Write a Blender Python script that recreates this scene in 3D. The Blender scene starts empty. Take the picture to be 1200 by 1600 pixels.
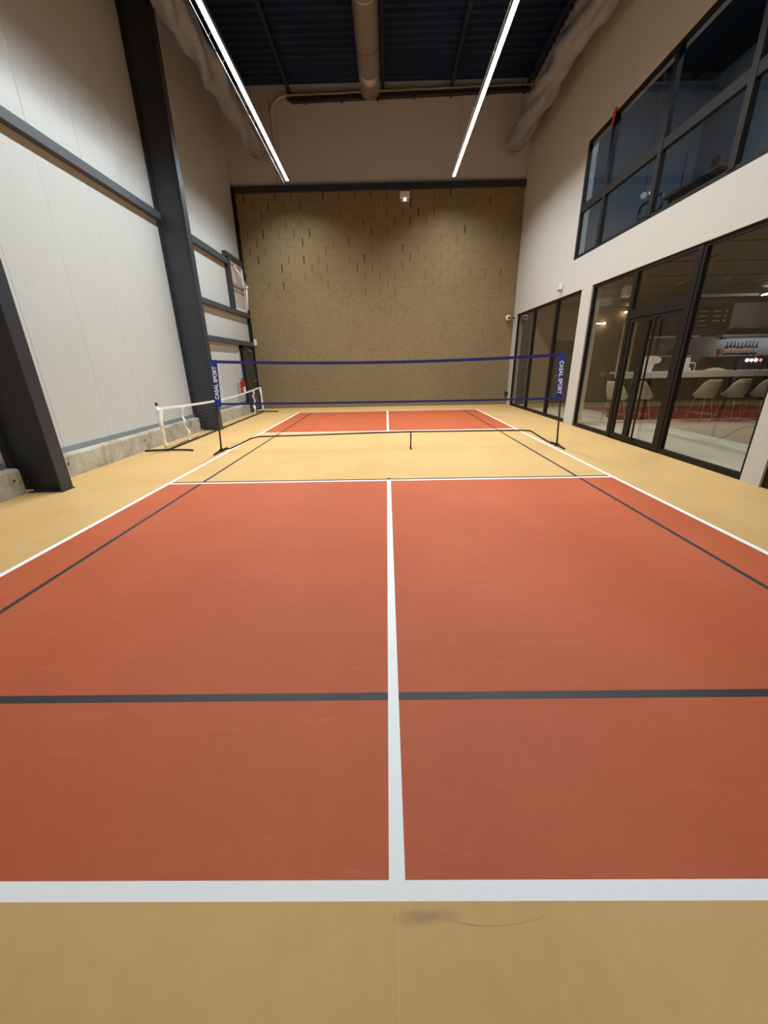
import bpy, bmesh, math, random
from mathutils import Vector, Matrix
random.seed(7)
scene = bpy.context.scene
COL = scene.collection

# ------------------------------------------------------------------ camera, world, exposure
cam_data = bpy.data.cameras.new('camera')
cam_data.sensor_fit = 'AUTO'
cam_data.sensor_width = 36.0
cam_data.lens = 603.74 / 1600.0 * 36.0
cam_data.clip_start = 0.02
cam_data.clip_end = 100
cam = bpy.data.objects.new('camera', cam_data)
COL.objects.link(cam)
_R = Vector((0.99980725, 0.00615088, -0.01864481))
_U = Vector((0.01523541, 0.35591009, 0.934396))
_F = Vector((-0.01238324, 0.93449996, -0.35574777))
_M = Matrix(((_R.x, _U.x, -_F.x), (_R.y, _U.y, -_F.y), (_R.z, _U.z, -_F.z))).to_4x4()
_M.translation = Vector((-0.0081, -7.1781, 1.4692))
cam.matrix_world = _M
scene.camera = cam

world = bpy.data.worlds.new('night')
scene.world = world
world.use_nodes = True
world.node_tree.nodes['Background'].inputs[0].default_value = (0.012, 0.014, 0.02, 1)
world.node_tree.nodes['Background'].inputs[1].default_value = 1.0

vs = scene.view_settings
vs.view_transform = 'Standard'
vs.look = 'None'
vs.exposure = 0.0
vs.gamma = 1.0
vs.use_curve_mapping = False

LED_STRENGTH = 7.0           # glow of the diffusers themselves
LED_POWER = 83.0             # watts thrown down by each 1.77 m length
LED_SPREAD = 144.0            # beam angle of the lensed light lines
LED_COLOUR = (0.90, 0.965, 1.0)
LED_Z = 6.55


# ------------------------------------------------------------------ materials
def lin(r, g, b):
    f = lambda c: c / 12.92 if c <= 0.04045 else ((c + 0.055) / 1.055) ** 2.4
    return (f(r / 255), f(g / 255), f(b / 255), 1.0)


class NT:
    """small wrapper for building node materials"""
    def __init__(self, name):
        self.mat = bpy.data.materials.new(name)
        self.mat.use_nodes = True
        self.t = self.mat.node_tree
        self.t.nodes.clear()
        self.out = self.t.nodes.new('ShaderNodeOutputMaterial')

    def n(self, kind, ins=None, **props):
        nd = self.t.nodes.new(kind)
        for k, v in props.items():
            setattr(nd, k, v)
        for k, v in (ins or {}).items():
            self.put(nd.inputs[k], v)
        return nd

    def put(self, sock, v):
        if isinstance(v, bpy.types.NodeSocket):
            self.t.links.new(v, sock)
        else:
            sock.default_value = v

    def math(self, op, a, b=0.0, c=None, clamp=False):
        nd = self.t.nodes.new('ShaderNodeMath')
        nd.operation = op
        nd.use_clamp = clamp
        self.put(nd.inputs[0], a)
        self.put(nd.inputs[1], b)
        if c is not None:
            self.put(nd.inputs[2], c)
        return nd.outputs[0]

    def mix(self, fac, a, b):
        nd = self.t.nodes.new('ShaderNodeMix')
        nd.data_type = 'RGBA'
        self.put(nd.inputs['Factor'], fac)
        self.put(nd.inputs['A'], a) if False else self.put(nd.inputs[6], a)
        self.put(nd.inputs[7], b)
        return nd.outputs[2]

    def coords(self, scale=(1, 1, 1)):
        tc = self.t.nodes.new('ShaderNodeTexCoord')
        mp = self.t.nodes.new('ShaderNodeMapping')
        self.t.links.new(tc.outputs['Object'], mp.inputs['Vector'])
        mp.inputs['Scale'].default_value = scale
        return mp.outputs[0]

    def noise(self, vec, scale, detail=3.0, rough=0.55):
        nd = self.n('ShaderNodeTexNoise', {'Vector': vec, 'Scale': scale, 'Detail': detail, 'Roughness': rough})
        return nd.outputs['Fac']

    def ramp(self, fac, stops):
        nd = self.t.nodes.new('ShaderNodeValToRGB')
        self.put(nd.inputs[0], fac)
        el = nd.color_ramp.elements
        while len(el) < len(stops):
            el.new(0.5)
        for e, (p, c) in zip(el, stops):
            e.position = p
            e.color = c
        return nd.outputs[0]

    def principled(self, colour, rough=0.5, metal=0.0, spec=0.5, bump=None, bump_strength=0.2, bump_dist=0.01, **extra):
        p = self.n('ShaderNodeBsdfPrincipled', {'Base Color': colour, 'Roughness': rough, 'Metallic': metal,
                                                'Specular IOR Level': spec})
        for k, v in extra.items():
            self.put(p.inputs[k], v)
        if bump is not None:
            b = self.n('ShaderNodeBump', {'Height': bump, 'Strength': bump_strength, 'Distance': bump_dist})
            self.t.links.new(b.outputs[0], p.inputs['Normal'])
        self.t.links.new(p.outputs[0], self.out.inputs[0])
        return self.mat


def g1(v):
    return (v, v, v, 1.0)


def plain(name, colour, rough=0.5, metal=0.0, var=0.12, nscale=6.0, spec=0.5, bump=0.0, bscale=40.0):
    m = NT(name)
    c = m.coords()
    n = m.noise(c, nscale, 4.0)
    dark = tuple(x * (1 - var) for x in colour[:3]) + (1,)
    lite = tuple(min(1, x * (1 + var)) for x in colour[:3]) + (1,)
    col = m.mix(n, dark, lite)
    b = m.noise(c, bscale, 3.0) if bump else None
    return m.principled(col, rough, metal, spec, b, bump, 0.004)


def emitter(name, colour, strength):
    m = NT(name)
    e = m.n('ShaderNodeEmission', {'Color': tuple(colour[:3]) + (1,), 'Strength': strength})
    m.t.links.new(e.outputs[0], m.out.inputs[0])
    return m.mat


def glass(name, tint, f0=0.04, gain=1.0):
    """architectural pane: see-through with mirror reflection rising towards grazing angles"""
    m = NT(name)
    lw = m.n('ShaderNodeLayerWeight', {'Blend': 0.5})
    f5 = m.math('POWER', lw.outputs['Facing'], 5.0)
    fr = m.math('MULTIPLY_ADD', f5, (1 - f0) * gain, f0 * gain, clamp=True)
    tr = m.n('ShaderNodeBsdfTransparent', {'Color': tint})
    gl = m.n('ShaderNodeBsdfGlossy', {'Color': (0.95, 0.97, 1, 1), 'Roughness': 0.0})
    mx = m.n('ShaderNodeMixShader', {0: fr, 1: tr.outputs[0], 2: gl.outputs[0]})
    m.t.links.new(mx.outputs[0], m.out.inputs[0])
    return m.mat


def resin(name, dark, lite, stain=False, scuff=0.0, scuff_col=(0.6, 0.4, 0.3, 1)):
    m = NT(name)
    c = m.coords()
    n1 = m.noise(c, 0.9, 5.0, 0.6)
    n2 = m.noise(c, 14.0, 4.0, 0.6)
    f = m.math('ADD', m.math('MULTIPLY', n1, 0.7), m.math('MULTIPLY', n2, 0.3))
    col = m.ramp(f, [(0.32, dark), (0.68, lite)])
    if scuff:
        sc = m.coords((1.0, 5.0, 1.0))
        s = m.noise(sc, 2.4, 6.0, 0.62)
        msk = m.math('MULTIPLY', m.ramp(s, [(0.60, g1(0)), (0.76, g1(1))]), scuff)
        rot = m.n('ShaderNodeMapping', {'Vector': c, 'Rotation': (0, 0, 0.7), 'Scale': (1.2, 9.0, 1.0)})
        s2 = m.noise(rot.outputs[0], 1.7, 5.0, 0.7)
        msk2 = m.math('MULTIPLY', m.ramp(s2, [(0.655, g1(0)), (0.70, g1(1))]), scuff * 1.2)
        col = m.mix(m.math('MAXIMUM', msk, msk2), col, scuff_col)
    if stain:
        sep = m.n('ShaderNodeSeparateXYZ', {0: c})
        X, Y = sep.outputs[0], sep.outputs[1]
        # wavy grey-brown smear just outside the base line
        w = m.noise(c, 9.0, 4.0)
        yy = m.math('ADD', Y, m.math('MULTIPLY_ADD', w, 0.05, -0.025))
        dx = m.math('DIVIDE', m.math('SUBTRACT', X, 0.085), 0.11)
        dy = m.math('DIVIDE', m.math('SUBTRACT', yy, -6.560), 0.022)
        e1 = m.math('SUBTRACT', 1.0, m.math('ADD', m.math('MULTIPLY', dx, dx), m.math('MULTIPLY', dy, dy)), clamp=True)
        xo = m.math('SUBTRACT', X, 0.26)
        yc = m.math('SUBTRACT', m.math('SUBTRACT', Y, -6.580), m.math('MULTIPLY', m.math('MULTIPLY', xo, xo), 0.9))
        thick = m.math('MULTIPLY_ADD', m.math('MAXIMUM', m.math('SUBTRACT', 0.26, X), 0.0), 0.03, 0.0022)
        e2 = m.math('SUBTRACT', 1.0, m.math('ABSOLUTE', m.math('DIVIDE', yc, thick)), clamp=True)
        ends = m.math('SUBTRACT', 1.0, m.math('POWER', m.math('ABSOLUTE', m.math('DIVIDE', m.math('SUBTRACT', X, 0.25), 0.19)), 3.0), clamp=True)
        e2 = m.math('MULTIPLY', e2, ends)
        msk = m.math('MULTIPLY', m.math('MAXIMUM', e1, e2), m.math('MULTIPLY_ADD', w, 0.8, 0.15), clamp=True)
        col = m.mix(m.math('MULTIPLY', msk, 0.8), col, lin(128, 100, 84))
        # thin trowel ridge running on from the centre line
        ln = m.math('SUBTRACT', 1.0, m.math('DIVIDE', m.math('ABSOLUTE', m.math('SUBTRACT', X, 0.0)), 0.003), clamp=True)
        near = m.math('LESS_THAN', Y, -6.53)
        col = m.mix(m.math('MULTIPLY', m.math('MULTIPLY', ln, near), 0.35), col, lin(214, 186, 146))
    bmp = m.noise(c, 160.0, 2.0)
    return m.principled(col, 0.62, 0.0, 0.28, bmp, 0.12, 0.002)


M = {}
M['tan'] = resin('tan_resin', lin(195, 155, 97), lin(209, 171, 112), stain=True, scuff=0.10, scuff_col=lin(205, 176, 125))
M['red'] = resin('red_resin', lin(176, 82, 48), lin(188, 93, 55), scuff=0.16, scuff_col=lin(214, 138, 106))
M['white_line'] = plain('white_line_paint', lin(240, 241, 240), 0.6, var=0.03, nscale=20)
M['black_line'] = plain('black_line_paint', lin(38, 36, 36), 0.6, var=0.15, nscale=20)
M['plaster'] = plain('white_plaster', lin(192, 187, 178), 0.8, var=0.03, nscale=2.0, spec=0.2, bump=0.05)
M['upper_plaster'] = plain('off_white_plaster', lin(203, 197, 193), 0.8, var=0.04, nscale=1.5, spec=0.2)
M['steel'] = plain('anthracite_painted_steel', lin(50, 53, 58), 0.42, var=0.12, nscale=3.0, spec=0.5)
M['purlin'] = plain('dark_blue_grey_steel', lin(26, 36, 58), 0.5, var=0.1)
M['girt'] = plain('dark_grey_painted_steel', lin(66, 70, 76), 0.45, var=0.08, nscale=4.0)
M['black_frame'] = plain('black_aluminium', lin(24, 20, 17), 0.55, var=0.1, nscale=5.0, spec=0.22)
M['black_plastic'] = plain('black_plastic', lin(22, 22, 23), 0.45, var=0.1)
M['black_tube'] = plain('black_steel_tube', lin(25, 25, 26), 0.38, var=0.1)
M['blue'] = plain('blue_fabric', lin(24, 52, 150), 0.7, var=0.08, nscale=30)
M['blue_dark'] = plain('dark_blue_webbing', lin(30, 34, 112), 0.7, var=0.08, nscale=30)
M['white_print'] = plain('white_print', lin(235, 236, 240), 0.6, var=0.02)
M['white_fabric'] = plain('white_fabric', lin(228, 226, 220), 0.75, var=0.08, nscale=12)
M['thread'] = plain('net_thread', lin(60, 58, 62), 0.8, var=0.05)
M['thread_grey'] = plain('grey_net_thread', lin(120, 124, 126), 0.8, var=0.05)
M['galv'] = plain('galvanised_sheet', lin(168, 160, 150), 0.42, 0.75, var=0.10, nscale=5.0)
M['flash'] = plain('grey_metal_flashing', lin(140, 144, 146), 0.35, 0.5, var=0.08)
M['white_plastic'] = plain('white_plastic', lin(228, 226, 222), 0.45, var=0.03)
M['alu'] = plain('light_aluminium', lin(196, 198, 200), 0.35, 0.6, var=0.04)
M['red_paint'] = plain('red_gloss_paint', lin(186, 22, 30), 0.3, var=0.06)
M['red_ribbon'] = plain('red_ribbon_fabric', lin(206, 60, 44), 0.7, var=0.1)
M['green_door'] = plain('dark_olive_door_paint', lin(50, 52, 44), 0.5, var=0.08)
M['steel_handle'] = plain('brushed_steel', lin(180, 182, 180), 0.3, 0.9, var=0.05)
M['conduit'] = plain('beige_flexible_conduit', lin(205, 186, 160), 0.45, 0.2, var=0.06)
M['dark_tray'] = plain('dark_cable_tray', lin(44, 42, 42), 0.5, var=0.1)
M['taupe_velvet'] = plain('taupe_upholstery', lin(168, 158, 138), 0.85, var=0.06, nscale=20)
M['cream_pad'] = plain('cream_seat_fabric', lin(205, 186, 166), 0.85, var=0.05, nscale=20)
M['gold_leg'] = plain('pale_brass_leg', lin(160, 136, 112), 0.35, 0.7, var=0.05)
M['stone'] = plain('pale_stone_top', lin(214, 212, 208), 0.35, var=0.06, nscale=8)
M['slat'] = plain('dark_wood_slat', lin(52, 42, 34), 0.5, var=0.2, nscale=8)
M['brown_wall'] = plain('dark_brown_wall_paint', lin(74, 62, 48), 0.75, var=0.05)
M['grey_tile'] = plain('grey_wall_tile', lin(150, 145, 142), 0.5, var=0.08, nscale=5)
M['taupe_wall'] = plain('taupe_wall_paint', lin(150, 130, 100), 0.75, var=0.03)
M['lounge_ceiling'] = plain('dark_brown_ceiling', lin(68, 54, 38), 0.55, var=0.15, nscale=2.5)
M['lounge_floor'] = plain('polished_concrete', lin(205, 205, 190), 0.3, var=0.12, nscale=1.6)
M['blue_wall'] = plain('blue_grey_wall_paint', lin(130, 140, 150), 0.8, var=0.04)
M['upper_floor'] = plain('grey_carpet', lin(80, 82, 88), 0.9, var=0.1)
M['dark_wood'] = plain('dark_wood', lin(58, 50, 42), 0.5, var=0.15)
M['leaf'] = plain('dark_green_leaf', lin(58, 64, 34), 0.6, var=0.25, nscale=9)
M['bottle'] = plain('dark_bottle_glass', lin(40, 28, 26), 0.12, var=0.1)
M['bottle_label'] = plain('cream_paper_label', lin(206, 186, 160), 0.7, var=0.05)
M['board'] = plain('blackboard', lin(40, 38, 36), 0.8, var=0.1)
M['chalk'] = plain('chalk_marks', lin(205, 196, 182), 0.9, var=0.05)
M['terracotta'] = plain('terracotta_pot', lin(130, 74, 62), 0.7, var=0.1)
M['porcelain'] = plain('glazed_white_ceramic', lin(226, 214, 200), 0.3, var=0.04)
M['court_glass'] = glass('clear_glass', (0.965, 0.96, 0.94, 1), 0.045, 1.0)
M['upper_glass'] = glass('cool_glass', (0.80, 0.84, 0.88, 1), 0.05, 1.1)
M['led'] = emitter('led_diffuser', LED_COLOUR, LED_STRENGTH)
M['warm_spot'] = emitter('warm_spot_lens', (1.0, 0.82, 0.6), 28.0)
M['dim_spot'] = emitter('dim_recessed_lens', (1.0, 0.84, 0.66), 18.0)
M['linear_warm'] = emitter('warm_linear_lens', (1.0, 0.94, 0.86), 26.0)
M['beer_white'] = emitter('lit_white_medallion', (0.85, 0.97, 1.0), 2.2)
M['beer_red'] = emitter('lit_red_medallion', (1.0, 0.30, 0.22), 1.6)
M['emergency_lens'] = emitter('emergency_lamp_lens', (1.0, 0.94, 0.8), 9.0)
M['shelf_led'] = emitter('cool_shelf_lens', (0.72, 0.85, 1.0), 22.0)
M['bulb'] = emitter('globe_lamp', (0.75, 0.85, 1.0), 0.35)
M['upstairs_fill'] = emitter('cool_upstairs_fill', (0.74, 0.90, 1.0), 180.0)  # glow of the added, unseen fill panel upstairs


def masonry(name):
    """beige wall: rough below, 50 x 25 cm block courses with open vertical joints above 3.68 m"""
    m = NT(name)
    c = m.coords()
    sep = m.n('ShaderNodeSeparateXYZ', {0: c})
    X, Z = sep.outputs[0], sep.outputs[2]
    row = m.math('FLOOR', m.math('DIVIDE', m.math('SUBTRACT', Z, 3.68), 0.25))
    zf = m.math('FRACT', m.math('DIVIDE', m.math('SUBTRACT', Z, 3.68), 0.25))
    half = m.math('MODULO', m.math('ABSOLUTE', row), 2.0)
    xs = m.math('ADD', m.math('DIVIDE', m.math('ADD', X, 4.26), 0.51), m.math('MULTIPLY', half, 0.5))
    colid = m.math('FLOOR', m.math('ADD', xs, 0.5))
    xf = m.math('ABSOLUTE', m.math('SUBTRACT', m.math('FRACT', m.math('ADD', xs, 0.5)), 0.5))
    cv = m.n('ShaderNodeCombineXYZ', {0: colid, 1: row, 2: 0.0})
    wn = m.n('ShaderNodeTexWhiteNoise', {'Vector': cv.outputs[0]}, noise_dimensions='3D')
    r = wn.outputs['Value']
    width = m.math('MULTIPLY_ADD', r, 0.024, 0.008)
    vj = m.math('LESS_THAN', xf, width)
    vj = m.math('MULTIPLY', vj, m.math('MULTIPLY_ADD', m.math('POWER', r, 2.2), 1.0, 0.12))
    # some joints stop short of the bed joint
    vj = m.math('MULTIPLY', vj, m.math('GREATER_THAN', zf, 0.08))
    zd = m.math('MINIMUM', zf, m.math('SUBTRACT', 1.0, zf))
    hj = m.math('MULTIPLY', m.math('LESS_THAN', zd, 0.03), 0.16)
    up = m.math('GREATER_THAN', Z, 3.68)
    joint = m.math('MULTIPLY', m.math('MAXIMUM', vj, hj), up, clamp=True)
    n1 = m.noise(c, 1.1, 4.0, 0.6)
    n2 = m.noise(c, 26.0, 5.0, 0.75)
    base = m.ramp(n1, [(0.3, lin(127, 110, 78)), (0.7, lin(139, 122, 89))])
    fine = m.ramp(n2, [(0.36, lin(113, 97, 68)), (0.64, lin(157, 139, 106))])
    grain = m.mix(m.math('MULTIPLY_ADD', up, -0.24, 0.62), base, fine)
    blockv = m.math('MULTIPLY', m.math('SUBTRACT', m.n('ShaderNodeTexWhiteNoise', {'Vector': cv.outputs[0]}, noise_dimensions='3D').outputs['Value'], 0.5), 0.10)
    shade = m.mix(m.math('MULTIPLY', up, m.math('ABSOLUTE', blockv)), grain, lin(166, 148, 112))
    col = m.mix(joint, shade, lin(52, 40, 26))
    h = m.math('SUBTRACT', m.math('MULTIPLY', n2, 0.5), joint)
    return m.principled(col, 0.9, 0.0, 0.1, h, 0.5, 0.01)


def cladding(name):
    m = NT(name)
    c = m.coords()
    n1 = m.noise(c, 0.7, 3.0)
    fine = m.noise(m.coords((1.0, 60.0, 0.25)), 2.0, 3.0, 0.6)
    col = m.mix(n1, lin(189, 192, 188), lin(199, 202, 198))
    rough = m.math('MULTIPLY_ADD', fine, 0.06, 0.235)
    return m.principled(col, rough, 0.0, 0.45, fine, 0.006, 0.001)


def concrete(name):
    m = NT(name)
    c = m.coords()
    n1 = m.noise(c, 2.2, 6.0, 0.65)
    n2 = m.noise(c, 22.0, 5.0, 0.7)
    st = m.noise(m.coords((1.0, 6.0, 0.8)), 2.0, 4.0, 0.6)
    f = m.math('ADD', m.math('MULTIPLY', n1, 0.5), m.math('ADD', m.math('MULTIPLY', n2, 0.25), m.math('MULTIPLY', st, 0.25)))
    col = m.ramp(f, [(0.32, lin(104, 96, 80)), (0.5, lin(172, 164, 146)), (0.68, lin(206, 200, 184))])
    return m.principled(col, 0.85, 0.0, 0.2, n2, 0.5, 0.01)


def deck(name):
    m = NT(name)
    c = m.coords()
    n1 = m.noise(c, 1.0, 3.0)
    col = m.mix(n1, lin(20, 38, 66), lin(26, 46, 78))
    return m.principled(col, 0.5, 0.2, 0.4)


def plastic_wrap(name):
    m = NT(name)
    c = m.coords()
    n1 = m.noise(c, 3.0, 5.0, 0.6)
    col = m.mix(n1, lin(122, 124, 130), lin(160, 162, 168))
    return m.principled(col, 0.32, 0.0, 0.5, m.noise(c, 5.0, 5.0, 0.7), 1.0, 0.09)


M['masonry'] = masonry('beige_block_masonry')
M['cladding'] = cladding('white_metal_cladding')
M['concrete'] = concrete('raw_concrete')
M['deck'] = deck('dark_steel_deck')
M['wrap'] = plastic_wrap('crumpled_plastic_sheeting')


# ------------------------------------------------------------------ mesh helpers
class MB:
    def __init__(self):
        self.v, self.f, self.mi, self.sm = [], [], [], []

    def add(self, verts, faces, mi=0, smooth=False):
        b = len(self.v)
        self.v += [tuple(p) for p in verts]
        for f in faces:
            self.f.append(tuple(i + b for i in f))
            self.mi.append(mi)
            self.sm.append(smooth)
        return self

    def box(self, x0, x1, y0, y1, z0, z1, mi=0):
        x0, x1 = sorted((x0, x1)); y0, y1 = sorted((y0, y1)); z0, z1 = sorted((z0, z1))
        v = [(x, y, z) for x in (x0, x1) for y in (y0, y1) for z in (z0, z1)]
        f = [(0, 1, 3, 2), (4, 6, 7, 5), (0, 4, 5, 1), (2, 3, 7, 6), (0, 2, 6, 4), (1, 5, 7, 3)]
        return self.add(v, f, mi)

    def bbox(self, x0, x1, y0, y1, z0, z1, r=0.005, mi=0, seg=2):
        """box with rounded edges"""
        bm = bmesh.new()
        bmesh.ops.create_cube(bm, size=1)
        for p in bm.verts:
            p.co = Vector(((x0 + x1) / 2 + p.co.x * abs(x1 - x0), (y0 + y1) / 2 + p.co.y * abs(y1 - y0), (z0 + z1) / 2 + p.co.z * abs(z1 - z0)))
        bmesh.ops.bevel(bm, geom=bm.edges[:], offset=r, segments=seg, affect='EDGES', profile=0.5)
        bm.verts.index_update()
        self.add([p.co[:] for p in bm.verts], [[q.index for q in f.verts] for f in bm.faces], mi, False)
        bm.free()
        return self

    def prism(self, pts, d, mi=0):
        """closed polygon of 3-D points pushed along vector d"""
        n = len(pts)
        d = Vector(d)
        v = [Vector(p) for p in pts] + [Vector(p) + d for p in pts]
        f = [tuple(range(n))[::-1], tuple(range(n, 2 * n))] + [(i, (i + 1) % n, (i + 1) % n + n, i + n) for i in range(n)]
        return self.add(v, f, mi)

    def tube(self, path, r, n=10, mi=0, caps=True, smooth=True):
        P = [Vector(p) for p in path]
        k = len(P)
        rs = r if isinstance(r, (list, tuple)) else [r] * k
        T = []
        for i in range(k):
            a = P[max(0, i - 1)]; b = P[min(k - 1, i + 1)]
            T.append((b - a).normalized())
        up = Vector((0, 0, 1)) if abs(T[0].z) < 0.9 else Vector((1, 0, 0))
        nx = T[0].cross(up).normalized()
        v = []
        for i in range(k):
            nx = (nx - T[i] * nx.dot(T[i])).normalized()
            ny = T[i].cross(nx)
            for j in range(n):
                a = 2 * math.pi * j / n
                v.append(P[i] + (nx * math.cos(a) + ny * math.sin(a)) * rs[i])
        f = [(i * n + j, i * n + (j + 1) % n, (i + 1) * n + (j + 1) % n, (i + 1) * n + j) for i in range(k - 1) for j in range(n)]
        self.add(v, f, mi, smooth)
        if caps:
            b = len(self.v) - k * n
            self.f.append(tuple(b + j for j in range(n))[::-1]); self.mi.append(mi); self.sm.append(False)
            self.f.append(tuple(b + (k - 1) * n + j for j in range(n))); self.mi.append(mi); self.sm.append(False)
        return self

    def lathe(self, prof, c=(0, 0, 0), n=20, axis='Z', mi=0, smooth=True):
        """profile of (radius, height) turned round an axis through c"""
        v = []
        c = Vector(c)
        for r, h in prof:
            for j in range(n):
                a = 2 * math.pi * j / n
                x, y = r * math.cos(a), r * math.sin(a)
                p = {'Z': (x, y, h), 'X': (h, x, y), 'Y': (y, h, x), '-Y': (x, -h, y), '-X': (-h, y, x)}[axis]
                v.append(c + Vector(p))
        k = len(prof)
        f = [(i * n + j, i * n + (j + 1) % n, (i + 1) * n + (j + 1) % n, (i + 1) * n + j) for i in range(k - 1) for j in range(n)]
        if prof[0][0] > 1e-5:
            f.append(tuple(range(n))[::-1])
        if prof[-1][0] > 1e-5:
            f.append(tuple((k - 1) * n + j for j in range(n)))
        return self.add(v, f, mi, smooth)

    def build(self, name, mats, parent=None, loc=(0, 0, 0)):
        """verts are world coordinates; loc is the world position of the thing's base"""
        L = Vector(loc)
        me = bpy.data.meshes.new(name)
        me.from_pydata([tuple(Vector(p) - L) for p in self.v], [], self.f)
        if not isinstance(mats, (list, tuple)):
            mats = [mats]
        for mm in mats:
            me.materials.append(mm)
        for p, i, s in zip(me.polygons, self.mi, self.sm):
            p.material_index = i
            p.use_smooth = s
        bm = bmesh.new()
        bm.from_mesh(me)
        bmesh.ops.recalc_face_normals(bm, faces=bm.faces[:])
        bm.to_mesh(me)
        bm.free()
        me.update()
        o = bpy.data.objects.new(name, me)
        COL.objects.link(o)
        if parent is not None:
            o.parent = parent
        else:
            o.location = L
        return o


def tag(o, label=None, cat=None, group=None, kind=None):
    if label: o['label'] = label
    if cat: o['category'] = cat
    if group: o['group'] = group
    if kind: o['kind'] = kind
    return o


def thing(name, loc, label, cat, group=None, kind=None):
    o = bpy.data.objects.new(name, None)
    o.empty_display_size = 0.1
    o.location = loc
    COL.objects.link(o)
    return tag(o, label, cat, group, kind)


def struct(o):
    o['kind'] = 'structure'
    return o


def box(name, mat, x0, x1, y0, y1, z0, z1, parent=None, loc=(0, 0, 0)):
    return MB().box(x0, x1, y0, y1, z0, z1).build(name, mat, parent, loc)


def rect_wall(name, mats, fix, t, u0, u1, z0, z1, holes, axis='X', pick=None):
    """solid wall with rectangular openings. axis X: wall in the plane x = fix, u runs along Y, thickness towards +x"""
    us = sorted({u0, u1, *[h for q in holes for h in q[:2]]})
    zs = sorted({z0, z1, *[h for q in holes for h in q[2:]]})
    us = [u for u in us if u0 <= u <= u1]; zs = [z for z in zs if z0 <= z <= z1]
    solid = {}
    for i in range(len(us) - 1):
        for j in range(len(zs) - 1):
            uc, zc = (us[i] + us[i + 1]) / 2, (zs[j] + zs[j + 1]) / 2
            solid[i, j] = not any(a < uc < b and c < zc < d for a, b, c, d in holes)
    P = (lambda u, z, d: (fix + d, u, z)) if axis == 'X' else (lambda u, z, d: (u, fix + d, z))
    mb = MB()
    for (i, j), s in solid.items():
        if not s: continue
        a, b, c, d = us[i], us[i + 1], zs[j], zs[j + 1]
        for k in (0, t):
            mb.add([P(a, c, k), P(b, c, k), P(b, d, k), P(a, d, k)], [(0, 1, 2, 3)])
        for (di, dj, q) in ((-1, 0, (a, c, a, d)), (1, 0, (b, c, b, d)), (0, -1, (a, c, b, c)), (0, 1, (a, d, b, d))):
            if not solid.get((i + di, j + dj), False):
                mb.add([P(q[0], q[1], 0), P(q[2], q[3], 0), P(q[2], q[3], t), P(q[0], q[1], t)], [(0, 1, 2, 3)])
    return struct(merge(mb).build(name, mats))


def merge(mb):
    """weld coincident vertices so the wall is one connected piece"""
    idx, nv, mp = {}, [], []
    for p in mb.v:
        k = tuple(round(c, 4) for c in p)
        if k not in idx:
            idx[k] = len(nv); nv.append(p)
        mp.append(idx[k])
    mb.v = nv
    mb.f = [tuple(mp[i] for i in f) for f in mb.f]
    return mb


# ------------------------------------------------------------------ room shell
XL, XR, YB, YF, ZC = -4.87, 4.48, 7.95, -11.0, 9.2

# floor with the painted court
WO, WI, BI = 3.05, 3.00, 2.5655
NB, FB = -6.476, 6.363
xs = sorted({XL - 0.3, XR + 0.35, -WO, -WI, WI, WO, -BI - 0.02, -BI + 0.02, BI - 0.02, BI + 0.02, -0.025, 0.025})
ys = sorted({YF - 0.2, YB + 0.2, NB - 0.05, NB, -5.799, -5.753, -2.13, -2.08, -2.075, -2.03, 2.08, 2.13, FB, FB + 0.05, 5.70, 5.74, -1.99})


def floor_mat(x, y):
    ax = abs(x)
    inner = ax < WI
    if ax > WO or y < NB - 0.05 or y > FB + 0.05:
        return 0
    if not inner or y < NB or y > FB:
        return 2
    if 2.08 < abs(y) < 2.13:
        return 2
    if ax < 0.025 and abs(y) > 2.13:
        return 2
    if -2.075 < y < -2.03:
        return 3
    if ax < 0.025 and -2.03 <= y < -1.99:
        return 3
    if BI - 0.02 < ax < BI + 0.02:
        return 3
    if -5.799 < y < -5.753 or 5.70 < y < 5.74:
        return 3
    return 1 if abs(y) > 2.13 else 0


mb = MB()
for i in range(len(xs)):
    for j in range(len(ys)):
        mb.v.append((xs[i], ys[j], 0.0))
for i in range(len(xs) - 1):
    for j in range(len(ys) - 1):
        k = i * len(ys) + j
        mb.f.append((k, k + len(ys), k + len(ys) + 1, k + 1))
        mb.mi.append(floor_mat((xs[i] + xs[i + 1]) / 2, (ys[j] + ys[j + 1]) / 2))
        mb.sm.append(False)
fl = struct(mb.build('floor', [M['tan'], M['red'], M['white_line'], M['black_line']]))
# slab under the painted surface
struct(box('floor_slab', M['concrete'], XL - 0.4, XR + 0.35, YF - 0.25, YB + 0.25, -0.3, -0.01))

# back wall: masonry, then steel beam, then plaster
mb = MB()
mb.box(XL - 0.1, XR + 0.2, YB, YB + 0.25, 0, 6.66, 0)
mb.box(XL - 0.1, XR + 0.2, YB + 0.02, YB + 0.25, 6.66, ZC + 0.3, 1)
struct(mb.build('wall_back', [M['masonry'], M['upper_plaster']]))
struct(MB().bbox(-4.86, 4.479, YB - 0.08, YB + 0.02, 6.655, 6.825, 0.006).build('trim_1', M['steel']))
struct(box('baseboard_back', plain('worn_masonry_foot', lin(128, 108, 74), 0.9, var=0.15), -4.6, 4.479, YB - 0.012, YB, 0.0, 0.09))

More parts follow.
